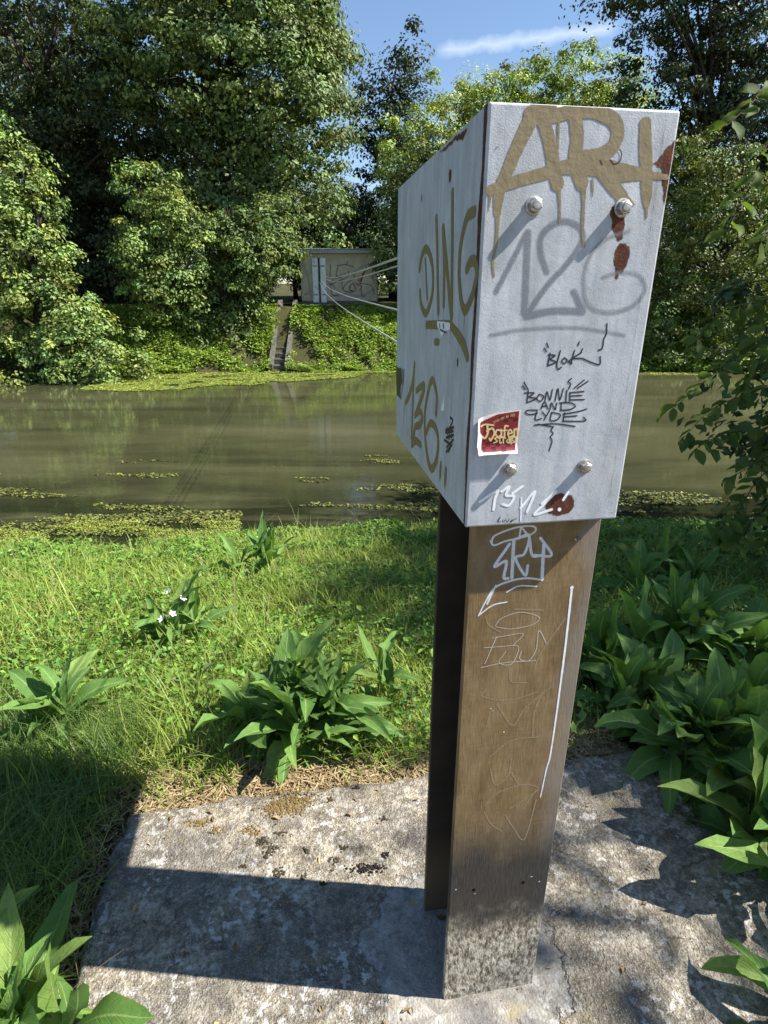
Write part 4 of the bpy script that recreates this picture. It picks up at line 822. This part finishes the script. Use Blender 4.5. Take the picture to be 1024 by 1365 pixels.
def build_cover():
    rng = np.random.default_rng(50)
    # nettles and herbs on the far slope
    n = 110000; x = rng.uniform(-11, 16, n); y = y_far(x) + rng.uniform(-0.2, 2.9, n)
    keep = (np.abs(x - (on_y(378, 450, 23.2)[0])) > 0.30) & (fbm(x * 0.9 + 7, y * 0.9, 4, 3) + 0.12 * rng.random(n) > 0.335 + 0.10 * ((x > -5.8) & (x < -4.3)))
    x, y = x[keep], y[keep]; hgt = 0.06 + 1.0 * np.clip(fbm(x * 1.0, y * 1.3, 12) - 0.22, 0, 1) * np.clip((y_far(x) + 2.7 - y) / 1.5, 0.12, 1)
    z = ground_z(x, y) + hgt * rng.random(len(x)) ** 0.5
    scatter_leaves('bank_herbs', 'bright nettles and herbs covering the far river bank', 'herbs', rng, np.stack([x, y, z], 1), 0.095, (0.25, 0.35, 0.062), 0.28, upw=1.5)
    # low herbs along the near waterline
    n = 26000; x = rng.uniform(-4.6, 4.8, n); y = y_near(x) + rng.uniform(-1.15, 0.12, n) ; m = fbm(x * 2.2, y * 2.2, 7) > 0.36; x, y = x[m], y[m]
    z = ground_z(x, y) + (0.05 + 0.24 * fbm(x * 2.5, y * 2.5, 15)) * rng.random(len(x)) ** 0.5
    scatter_leaves('waterside_herbs', 'low round-leaved herbs along the near edge of the river', 'herbs', rng, np.stack([x, y, z], 1), 0.046, (0.15, 0.26, 0.045), 0.3)
    # small leaves mixed into the lawn
    n = 70000; x = rng.uniform(-4.2, 4.2, n); y = rng.uniform(1.75, 5.6, n); m = fbm(x * 1.7, y * 1.7, 27) + 0.15 * rng.random(n) > 0.50; m &= rng.random(n) < lawn_density(x, y) * 2; x, y = x[m], y[m]
    z = ground_z(x, y) + 0.15 * rng.random(len(x))
    scatter_leaves('clover', 'small clover-like leaves mixed into the grass of the near bank', 'clover', rng, np.stack([x, y, z], 1), 0.034, (0.14, 0.25, 0.04), 0.3)
    # floating weed on the river
    n = 90000; x = rng.uniform(-6.5, 6, n); y = rng.uniform(6.4, 10.2, n)
    f = fbm(x * 0.55 + 3, y * 2.6, 33, 5)
    band = np.exp(-((y - 7.55 - 0.28 * np.sin(x * 0.8)) / 0.26) ** 2) * np.where(x < -0.7, 1, 0.5) + np.exp(-((y - 8.45 + 0.15 * x) / 0.28) ** 2) * np.clip((x + 2.6), 0, 1) + 0.75 * np.exp(-((y - 7.5) / 0.4) ** 2) * np.clip((x - 0.1) * 2, 0, 1) * np.clip((2.2 - x) * 2, 0, 1) + 0.8 * np.exp(-((y - 6.6) / 0.35) ** 2) * np.clip((-1.7 - x) * 2, 0, 1)
    band = band * np.where((x > -1.9) & (x < 0.5) & (y < 7.4), 0.0, 1.0); m = (f * 1.1 + band * 0.27 > 0.74 + 0.14 * rng.random(n)) & ((y > 7.1) | (x < -1.9)); x, y = x[m], y[m]
    scatter_leaves('floating_weed', 'yellow-green water weed floating in streaks on the river', 'water weed', rng, np.stack([x, y, ZW + 0.006 + 0.014 * rng.random(len(x))], 1), 0.045, (0.125, 0.14, 0.032), 0.5, 'weed', 2.2)
    # duckweed mat at the far bank and at the left of the near bank
    n = 100000; x = rng.uniform(-9.3, 3.5, n); y = rng.uniform(16.8, 22.2, n)
    e = y_far(x) - (2.3 + 0.20 * np.clip(-x - 2, 0, 5)) * sstep(1.5, -3.5, x) - 0.2 + 0.9 * (fbm(x * 0.7, y * 1.2, 61) - 0.5) * 2
    m = (y > e) & (fbm(x * 1.5, y * 3, 65) + 0.1 * rng.random(n) > 0.40); x, y = x[m], y[m]
    scatter_leaves('duckweed', 'yellow-green duckweed mat on the water below the stairs', 'duckweed', rng, np.stack([x, y, ZW + 0.006 + 0.012 * rng.random(len(x))], 1), 0.075, (0.20, 0.24, 0.045), 0.28, 'weed', 4.0)
    n = 9000; x = rng.uniform(9, 20, n); y = rng.uniform(20.6, 22.4, n); m = fbm(x * 0.8, y * 2, 71) > 0.47; x, y = x[m], y[m]
    scatter_leaves('duckweed', 'duckweed patch on the water under the broad sunlit tree', 'duckweed', rng, np.stack([x, y, ZW + 0.006 + 0.012 * rng.random(len(x))], 1), 0.085, (0.22, 0.24, 0.05), 0.2, 'weed', 4.0)
    n = 42000; x = rng.uniform(-5.4, -1.8, n); y = rng.uniform(5.6, 6.8, n)
    m = (fbm(x * 1.6, y * 3.2, 81) + 0.08 * rng.random(n) > 0.47) & (x < -1.5 - (y - 5.6) * 0.6 + 0.7 * fbm(y * 3, x, 3)); x, y = x[m], y[m]
    z = np.maximum(ground_z(x, y), ZW) + 0.008 + 0.04 * rng.random(len(x))
    scatter_leaves('algae_mat', 'yellow-green algae mat lying at the near water edge', 'algae', rng, np.stack([x, y, z], 1), 0.026, (0.20, 0.235, 0.042), 0.35, 'weed', 1.6)
build_cover()

def blades(rng, x, y, h, w, col, lean=0.5, z0=None):
    n = len(x); z = ground_z(x, y) if z0 is None else z0
    az = rng.uniform(0, 2 * math.pi, n); dx, dy = np.cos(az), np.sin(az); ln = lean * np.exp(rng.normal(0, 0.5, n)); ln = ln.clip(0.05, 1.4)
    sx, sy = -dy, dx; T = [0, 0.35, 0.7, 1.0]; V = []
    for k, t in enumerate(T):
        px = x + dx * h * ln * t ** 2 * 0.85; py = y + dy * h * ln * t ** 2 * 0.85; pz = z - 0.01 + h * (t - 0.42 * np.minimum(ln, 1.2) * t ** 2.2)
        ww = w * (1 - t ** 1.6) * 0.5 if k else w * 0.4
        if k < 3: V += [np.stack([px - sx * ww, py - sy * ww, pz], 1), np.stack([px + sx * ww, py + sy * ww, pz], 1)]
        else: V.append(np.stack([px, py, pz], 1))
    V = np.stack(V, 1).reshape(-1, 3); i = np.arange(n)[:, None] * 7
    Q = np.concatenate([i + np.array([[0, 1, 3, 2]]), i + np.array([[2, 3, 5, 4]])], 0); Tr = i + np.array([[4, 5, 6]])
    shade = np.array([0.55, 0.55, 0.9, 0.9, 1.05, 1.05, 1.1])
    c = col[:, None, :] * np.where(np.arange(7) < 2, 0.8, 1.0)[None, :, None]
    return V, [Q, Tr], c.reshape(-1, 3)
def build_grass():
    rng = np.random.default_rng(70)
    n = 200000; y = 0.6 + 5.9 * rng.random(n) ** 1.12; hw = 0.74 * (y * 0.93 + 0.8) + 0.35; x = rng.uniform(-1, 1, n) * hw
    m = rng.random(n) < lawn_density(x, y); x, y = x[m], y[m]; n = len(x)
    cl = fbm(x * 2.1, y * 2.1, 96); h = (0.055 + 0.17 * cl) * np.exp(rng.normal(0, 0.35, n)) * np.where(x < -0.75, 1.15, 1.0) * (0.8 + 0.05 * np.clip(y, 0, 5)); w = 0.0042 * (1 + 0.32 * np.clip(y - 1.2, 0, 6)) * np.exp(rng.normal(0, 0.25, n))
    g = rng.random((n, 1)); t = fbm(x * 0.9, y * 0.9, 99)[:, None]
    col = np.array([[0.15, 0.25, 0.036]]) * (1 - g) + np.array([[0.34, 0.41, 0.09]]) * g; col = col * (0.8 + 0.5 * t)
    dry = rng.random(n) < 0.08; col[dry] = np.array([0.32, 0.26, 0.13])
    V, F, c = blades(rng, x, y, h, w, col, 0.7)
    tag(obj('grass', mesh_np('grass', V, F, M['grass'], col=c)), 'long green grass covering the near river bank', 'grass', kind='stuff')
    # long arching tufts in the shadow left of the slab
    n = 5200; x = -1.02 - 1.1 * rng.random(n) ** 1.2; y = 0.75 + 1.25 * rng.random(n); k = lawn_density(x, y) > 0.05; x, y = x[k], y[k]; n = len(x)
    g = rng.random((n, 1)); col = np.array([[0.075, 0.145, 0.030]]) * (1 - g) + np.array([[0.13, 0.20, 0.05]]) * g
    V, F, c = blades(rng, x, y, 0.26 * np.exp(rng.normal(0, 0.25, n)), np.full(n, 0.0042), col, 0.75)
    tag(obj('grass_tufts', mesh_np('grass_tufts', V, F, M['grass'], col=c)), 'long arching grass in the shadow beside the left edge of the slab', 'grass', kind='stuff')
    n = 260; x = rng.uniform(-4.5, 3.0, n); y = y_near(x) - 0.9 * rng.random(n) ** 2; g = rng.random((n, 1)); col = np.array([[0.16, 0.24, 0.06]]) * (1 - g) + np.array([[0.36, 0.34, 0.16]]) * g
    V, F, c = blades(rng, x, y, 0.38 * np.exp(rng.normal(0, 0.3, n)), np.full(n, 0.008), col, 0.4)
    tag(obj('tall_grass_stalks', mesh_np('tall_grass_stalks', V, F, M['grass'], col=c)), 'scattered tall grass stalks along the near waterline', 'grass', kind='stuff')
    # dry straw lying behind and beside the slab
    n = 15000; u = rng.uniform(-1.25, 1.0, n); v = 0.76 + 0.42 * rng.random(n) ** 1.3; e = u < -0.93; v = np.where(e, rng.uniform(-0.2, 1.1, n), v)
    x = OX + u * EV[0] + v * NV[0]; y = OY + u * EV[1] + v * NV[1]; az = rng.uniform(0, 6.283, n); L = 0.022 + 0.05 * rng.random(n) ** 2; wd = 0.0011 + 0.0016 * rng.random(n)
    a = np.stack([np.cos(az), np.sin(az), rng.normal(0, 0.16, n)], 1); s = np.stack([-np.sin(az), np.cos(az), rng.normal(0, 0.4, n)], 1)
    c0 = np.stack([x, y, ground_z(x, y) + 0.004 + 0.02 * rng.random(n)], 1); La = a * L[:, None] * 0.5; Sa = s * wd[:, None]
    V = np.stack([c0 - La - Sa, c0 + La - Sa, c0 + La + Sa, c0 - La + Sa], 1).reshape(-1, 3); F = np.arange(n * 4).reshape(-1, 4)
    g = rng.random((n, 1)); col = np.array([[0.17, 0.115, 0.055]]) * (1 - g) + np.array([[0.42, 0.33, 0.19]]) * g
    tag(obj('dry_straw', mesh_np('dry_straw', V, F, M['straw'], col=np.repeat(col, 4, 0))), 'dry brown straw on the soil behind the concrete slab', 'straw', kind='stuff')
build_grass()

def build_moss():
    rng = np.random.default_rng(80)
    pts = [(392, 1068, 30, 14, 1), (378, 1078, 26, 10, 1), (362, 1080, 14, 8, 1), (265, 1097, 16, 6, 1), (290, 1106, 8, 5, 1), (334, 1108, 12, 7, 1), (350, 1122, 10, 7, 0), (372, 1110, 8, 4, 0), (365, 1132, 9, 5, 0), (356, 1139, 8, 5, 0), (372, 1163, 8, 6, 0), (444, 1147, 7, 5, 0), (457, 1131, 7, 4, 0), (513, 1093, 5, 4, 0), (440, 1066, 6, 3, 0), (475, 1050, 5, 3, 0), (404, 1168, 4, 4, 0), (488, 1158, 26, 7, 2), (515, 1140, 9, 4, 2), (430, 1178, 5, 3, 0), (325, 1155, 5, 3, 0), (410, 1133, 4, 3, 0)]
    V = []; F = []; Cc = []; n = 0
    for (px, py, rx, ry, k) in pts:
        c = on_z(px, py, 0); ex = on_z(px + rx, py, 0) - c; ey = on_z(px, py + ry, 0) - c
        for q in range(int(6 + rx * ry * 0.5)):
            a = rng.uniform(0, 6.283); r = rng.random() ** 0.5 * (1 + 0.25 * rng.normal()); p = c + ex * r * math.cos(a) + ey * r * math.sin(a)
            s = 0.0026 + 0.003 * rng.random(); h = 0.002 + 0.004 * rng.random() * (1 - 0.6 * min(r, 1)); m = 6; th = np.arange(m) * math.tau / m + rng.random()
            ring = np.stack([p[0] + s * np.cos(th), p[1] + s * np.sin(th), np.full(m, -0.006)], 1); r2 = np.stack([p[0] + s * 0.7 * np.cos(th), p[1] + s * 0.7 * np.sin(th), np.full(m, h * 0.7)], 1)
            V += [ring, r2, np.array([[p[0], p[1], h]])]
            for t in range(m): F += [[n + t, n + (t + 1) % m, n + m + (t + 1) % m], [n + t, n + m + (t + 1) % m, n + m + t], [n + m + t, n + m + (t + 1) % m, n + 2 * m]]
            b = {0: (0.055, 0.045, 0.028), 1: (0.15, 0.105, 0.04), 2: (0.018, 0.016, 0.014)}[k]; cc = np.array(b) * (0.7 + 0.6 * rng.random())
            Cc.append(np.repeat(cc[None], 2 * m + 1, 0)); n += 2 * m + 1
    tag(obj('moss', mesh_np('moss', np.concatenate(V), np.array(F), M['moss'], col=np.concatenate(Cc), smooth=True)), 'brown moss cushions dotted over the concrete slab', 'moss', kind='stuff')
build_moss()

def build_litter():
    rng = np.random.default_rng(85); n = 900
    u = rng.uniform(-0.9, 1.1, n); v = rng.uniform(-0.3, 0.74, n); k = n // 2; u[:k] = 0.14 + 0.22 * rng.normal(size=k); v[:k] = 0.12 + 0.2 * rng.normal(size=k)
    bad = ((np.abs(v - 0.038) < 0.012) | (np.abs(v - 0.263) < 0.012)) & (u > 0.01) & (u < 0.28); u, v = u[~bad], v[~bad]; n = len(u)
    x = OX + u * EV[0] + v * NV[0]; y = OY + u * EV[1] + v * NV[1]; s = 0.0009 + 0.0022 * rng.random(n) ** 3
    oc = np.array([(1, 0, 0), (0, 1, 0), (-1, 0, 0), (0, -1, 0), (0, 0, 1), (0, 0, -1)], float); fc = np.array([(0, 1, 4), (1, 2, 4), (2, 3, 4), (3, 0, 4), (1, 0, 5), (2, 1, 5), (3, 2, 5), (0, 3, 5)])
    V = (np.stack([x, y, np.full(n, -0.001) + s * 0.3], 1)[:, None] + oc[None] * s[:, None, None] * rng.uniform(0.6, 1.4, (n, 6, 1))).reshape(-1, 3); F = (np.arange(n)[:, None, None] * 6 + fc[None]).reshape(-1, 3)
    col = np.array([[0.16, 0.14, 0.11]]) * np.exp(rng.normal(0, 0.6, (n, 1)))
    tag(obj('grit', mesh_np('grit', V, F, M['moss'], col=np.repeat(col.clip(0.02, 0.5), 6, 0))), 'fine grit scattered over the concrete round the foot of the post', 'grit', kind='stuff')
    n = 130; u = rng.uniform(-0.9, 1.15, n); v = 0.72 - 0.9 * rng.random(n) ** 2.0; x = OX + u * EV[0] + v * NV[0]; y = OY + u * EV[1] + v * NV[1]
    col = np.array([[0.22, 0.15, 0.07]]) * np.exp(rng.normal(0, 0.4, (n, 1))); L = 0.012 + 0.02 * rng.random(n)
    V, F, c = leaves(rng, np.stack([x, y, np.full(n, 0.004)], 1), np.tile([0, 0, 1.0], (n, 1)) + rng.normal(0, 0.25, (n, 3)), L, L * rng.uniform(0.15, 0.6, n), col, 0.3)
    tag(obj('leaf_litter', mesh_np('leaf_litter', V, F, M['straw'], col=c)), 'small dry leaves and stalks lying on the concrete slab', 'leaf litter', kind='stuff')
build_litter()

# ------------------------------------------------------------------ broad-leaved plants
def leaf_mesh(seed, bend, wave, wid=0.135, mat='broad_leaf', nl=9, nw=5, pet=0.10):
    rng = np.random.default_rng(seed); t = np.linspace(0, 1, nl); th = bend * (t ** 1.3); ds = 1 / (nl - 1)
    y = np.concatenate([[0], np.cumsum(np.cos(th[:-1]) * ds)]); z = np.concatenate([[0], np.cumsum(-np.sin(th[:-1]) * ds)])
    s = np.clip((t - pet) / (1 - pet), 0, 1); prof = np.maximum(wid * np.sin(np.pi * s ** 0.80) ** 0.72 * (1 - 0.12 * s), 0.012 * (1 - t)); prof[-1] = 0.002
    V = []; UV = []; ph = rng.uniform(0, 6.28, 3); fold = rng.uniform(0.15, 0.75); tw = rng.normal(0, 0.45); wob = rng.uniform(0.0, 0.07)
    for i in range(nl):
        for k in range(nw):
            a = -1 + 2 * k / (nw - 1); x = a * prof[i]
            lift = abs(a) ** 1.3 * prof[i] * fold + wave * prof[i] * abs(a) ** 2 * (math.sin(t[i] * 15 + ph[0] + (1.7 if a > 0 else 0)))
            lift += a * prof[i] * math.sin(tw * t[i]) + wob * math.sin(t[i] * 7 + ph[2]) * t[i]; V.append((x * math.cos(tw * t[i]) + 0.05 * math.sin(t[i] * 3 + ph[1]) * t[i], y[i] + math.sin(th[i]) * lift, z[i] + math.cos(th[i]) * lift)); UV.append((0.5 + a / 2, t[i]))
    i = np.arange(nl - 1)[:, None] * nw + np.arange(nw - 1)[None]; F = np.stack([i, i + 1, i + nw + 1, i + nw], -1).reshape(-1, 4)
    me = mesh_np('leaf', np.array(V), F, M[mat], smooth=True); uv = me.uv_layers.new(name='UVMap'); li = np.zeros(len(me.loops), np.int32); me.loops.foreach_get('vertex_index', li)
    uv.data.foreach_set('uv', np.array(UV)[li].astype(np.float32).ravel()); return me
LEAF = {b: [leaf_mesh(100 + 10 * k + j, bend * (0.75 + 0.12 * j), 0.22 + 0.06 * j, 0.095 + 0.012 * (j % 4)) for j in range(7)] for k, (b, bend) in enumerate((('up', 0.35), ('mid', 0.95), ('arch', 1.75)))}
def plant(label, px, py, n, L, seed, tall=1.0, tilt=(12, 78), group=None, z=None, flower=0, spread=1.0, pos=None, wide=1.0, name='comfrey_plant'):
    rng = np.random.default_rng(seed)
    if pos is None:
        p = on_z(px, py, -0.07)
        for _ in range(12): p = on_z(px, py, z if z is not None else gz1(p[0], p[1]))
    else: p = np.array(pos, float)
    q = uvw(p)
    if -0.93 < q[0] < 1.24 and q[1] < 0.75: p[2] = -0.006          # rooted in a crack of the slab
    root = empty(name, tuple(p)); tag(root, label, 'plant', group)
    ac = Acc(); ns = max(2, int(n / 9))
    tops = []
    for s in range(ns):
        a = rng.uniform(0, 6.28); r = 0.11 * rng.random() * spread * L / 0.25; h = L * tall * rng.uniform(0.35, 0.85); b = np.array([r * math.cos(a), r * math.sin(a), -0.02])
        tp = b + np.array([0.35 * r * math.cos(a), 0.35 * r * math.sin(a), h]); tops.append((b, tp)); V, F_ = tube(np.linspace(b, tp, 4), [0.006, 0.005, 0.004, 0.003], 6); ac = Acc(); ac.add(V, F_); obj('stem', ac.mesh('stem', M['stem']), root)
    for i in range(n):
        f = i / max(1, n - 1); b, tp = tops[i % ns]; k = (1 - f) ** 0.8 * 0.95 + 0.05 * rng.random(); q = b + (tp - b) * min(1, k)
        tl = R(tilt[0] + (tilt[1] - tilt[0]) * f + rng.normal(0, 14)); kind = 'up' if f < 0.25 else ('mid' if f < 0.65 else 'arch')
        if rng.random() < 0.25: kind = 'mid'
        o = link(bpy.data.objects.new('leaf', LEAF[kind][rng.integers(7)]), root); az = i * 2.39996 + rng.normal(0, 0.3); s = L * (0.62 + 0.5 * math.sin(math.pi * min(1, 0.25 + 0.65 * f))) * min(1.22, math.exp(rng.normal(0, 0.22)))
        if f < 0.12: s *= 0.75
        o.location = tuple(q); o.rotation_euler = (math.pi / 2 - tl, rng.normal(0, 0.22), az); o.scale = (s * wide * rng.uniform(0.85, 1.25), s, s * rng.uniform(0.7, 1.3))
    for k in range(flower):
        b, tp = tops[k % ns]; bm = bmesh.new(); c = tp + np.array([rng.normal(0, 0.03), rng.normal(0, 0.03), L * 0.62])
        for q in range(5):
            a = q * math.tau / 5; v0 = bm.verts.new((0, 0, 0)); v1 = bm.verts.new((0.012 * math.cos(a - 0.5), 0.012 * math.sin(a - 0.5), 0.010)); v2 = bm.verts.new((0.019 * math.cos(a), 0.019 * math.sin(a), 0.012)); v3 = bm.verts.new((0.012 * math.cos(a + 0.5), 0.012 * math.sin(a + 0.5), 0.010)); bm.faces.new((v0, v1, v2, v3))
        fo = bm_obj('flower', bm, M['petal'], root); fo.location = tuple(c); fo.scale = (1.3, 1.3, 1.3); fo.rotation_euler = (R(40), 0, rng.uniform(0, 6)); 
    return root
def build_plants():
    g1, g2 = 'broad-leaved plants on the sunny bank', 'broad-leaved plants in the shade'
    plant('big bushy broad-leaved plant on dry straw right behind the slab', 402, 985, 150, 0.265, 1, 1.15, (6, 94), g1, spread=1.5)
    plant('loose broad-leaved plant bearing small white flowers in the lawn', 240, 866, 46, 0.27, 2, 1.0, (8, 88), g1, flower=4)
    plant('small broad-leaved plant half sunk in tall grass beside the slab', 85, 985, 28, 0.27, 3, 0.9, (10, 85), g1)
    plant('pale broad-leaved plant close to the near waterline', 345, 775, 36, 0.32, 4, 1.1, (8, 80), g1)
    plant('broad-leaved plant with long pointed leaves lying over the near left slab edge', 0, 0, 70, 0.25, 5, 0.9, (5, 92), g1, spread=1.4, pos=(-0.90, 0.84, -0.05))
    plant('thin weedy plant between the big bushy plant and the post', 528, 935, 14, 0.20, 6, 1.2, (5, 75), g1)
    sh = [(815, 915, 60, 0.29, 'shaded broad-leaved plant directly behind the right side of the post'), (900, 880, 84, 0.31, 'tallest shaded broad-leaved plant in the clump behind the slab'), (1000, 895, 74, 0.29, 'shaded broad-leaved plant next to the bare soil patch'),
          (850, 965, 66, 0.25, 'shaded broad-leaved plant leaning on the back edge of the slab'), (940, 1050, 84, 0.275, 'broad-leaved plant with sun-flecked leaves hanging over the slab'), (1015, 1010, 60, 0.28, 'broad-leaved plant with pale twisted upper leaves in the shade'), (1010, 1160, 56, 0.27, 'broad-leaved plant with one big pale leaf lying on the slab'),
          (985, 1095, 50, 0.24, 'low broad-leaved plant spilling over the slab in front of the shaded clump')]
    for k, (px, py, n, L, lab) in enumerate(sh): plant(lab, px, py, n, L, 20 + k, 1.0, (8, 92), g2, spread=1.3, wide=1.4)
    plant('low broad-leaved plant growing at the right front of the slab', 0, 0, 20, 0.22, 40, 0.6, (30, 88), g2, pos=(1.02, 0.84, -0.02))
    bk = [(835, 800, 'shaded broad-leaved plant in the grass behind the clump, beside the post'), (905, 785, 'shaded broad-leaved plant in the grass between the clump and the water'), (960, 745, 'shaded broad-leaved plant under the hanging twigs near the water'), (862, 770, 'small shaded plant in the grass near the water')]
    for k, (px, py, lab) in enumerate(bk): plant(lab, px, py, 30, 0.29, 50 + k, 1.0, (5, 75), g2)
build_plants()

# ------------------------------------------------------------------ the near tree at the right whose shade falls over the plants
def build_near_tree():
    b = (7.4, 3.4, gz1(7.4, 3.4)); rng = np.random.default_rng(90)
    lob = [((7.0, 0.2, 4.7), (1.7, 1.4, 1.1)), ((6.8, 2.2, 5.0), (1.8, 1.5, 1.2)), ((6.5, 4.0, 4.9), (1.8, 1.4, 1.2)), ((6.6, 5.6, 4.6), (1.8, 1.4, 1.1)), ((7.8, 2.8, 6.4), (2.2, 3.0, 1.3)), ((8.4, 5.2, 6.0), (2.0, 1.8, 1.3)), ((8.2, 0.6, 6.0), (2.0, 1.6, 1.2)), ((6.0, 4.4, 2.6), (1.1, 1.6, 0.8)), ((5.6, 5.8, 1.6), (1.2, 1.1, 0.9)), ((6.9, 7.2, 4.5), (1.6, 1.2, 1.2))] + [(tuple(on_y(px, py, Y)), (r, r, r)) for px, py, Y, r in ((1055, 420, 5.2, 0.5), (1060, 520, 4.8, 0.45), (1065, 620, 4.6, 0.42), (1075, 700, 4.4, 0.4))]
    lob = [((c[0] - b[0], c[1] - b[1], c[2] - b[2]), r) for c, r in lob]
    root = empty('alder_tree', b); tag(root, 'near tree whose leafy twigs hang over the water and shade the plants', 'tree')
    me, cc = crown_mesh('crown', rng, lob, 640, 62, 0.42, 0.105, (0.050, 0.090, 0.024), shell=0.75); obj('crown', me, root)
    obj('trunk', trunk_mesh(rng, lob, cc, 0.2, stems=2, limbs=60), root)
    lm = [leaf_mesh(300 + k, 0.5 + 0.3 * k, 0.1, 0.27, 'tree_leaf', 6, 3, 0.12) for k in range(3)]
    def twig(pts, Y, nleaf, Ls, r0=0.006):
        P = catmull([on_y(px, py, y) for (px, py), y in zip(pts, np.linspace(Y[0], Y[1], len(pts)))], 6); V, F_ = tube(P - np.array(b), np.linspace(r0, 0.0012, len(P)), 6); ac = Acc(); ac.add(V, F_)
        br = obj('branch', ac.mesh('branch', M['bark']), root); L = len(P) - 1
        for k in range(nleaf):
            t = (0.12 + 0.88 * (k + rng.random() * 0.6) / nleaf) * L; i = min(int(t), L - 1); p = P[i] + (P[i + 1] - P[i]) * (t - i) - np.array(b); d = P[i + 1] - P[i]
            az = math.atan2(d[1], d[0]) - math.pi / 2 + (1 if k % 2 else -1) * rng.uniform(0.5, 1.2); o = link(bpy.data.objects.new('leaf', lm[rng.integers(3)]), br); s = Ls * math.exp(rng.normal(0, 0.2))
            o.location = tuple(p); o.rotation_euler = (rng.normal(-0.55, 0.35), rng.normal(0, 0.5), az); o.scale = (s, s, s)
    tw = [(((1100, 430), (1010, 455), (950, 500), (893, 548)), (4.6, 3.9), 26), (((1100, 480), (1010, 520), (950, 545), (906, 590)), (4.4, 3.8), 26), (((1090, 540), (1010, 570), (960, 580), (925, 600)), (4.2, 3.7), 22), (((1090, 600), (1020, 630), (985, 680), (960, 705)), (4.2, 3.7), 26), (((1090, 650), (1030, 670), (1000, 700), (985, 735)), (4.0, 3.6), 22),
          (((1090, 400), (1020, 400), (960, 420), (918, 470)), (5.0, 4.4), 26), (((1090, 560), (1035, 600), (1005, 620), (965, 640)), (4.0, 3.6), 22), (((1090, 380), (1030, 430), (1000, 480), (985, 540)), (4.4, 4.0), 26), (((1090, 500), (1040, 540), (1020, 600), (1012, 660)), (4.2, 3.9), 24), (((1100, 620), (1050, 690), (1025, 720), (1010, 760)), (4.2, 3.9), 22), (((1100, 350), (1050, 380), (1010, 420), (970, 455)), (5.0, 4.6), 24)]
    for pts, Y, n in tw: twig(pts, Y, n, 0.112)
    for pts, Y, n in ((((1250, 60), (1050, 100), (1000, 140), (968, 168)), (2.9, 2.3), 15), (((1250, 100), (1050, 170), (1005, 240), (965, 316)), (2.9, 2.2), 17), (((1250, 160), (1060, 240), (1030, 290), (1012, 330)), (2.9, 2.3), 12)): twig(pts, Y, n, 0.085, 0.004)
build_near_tree()
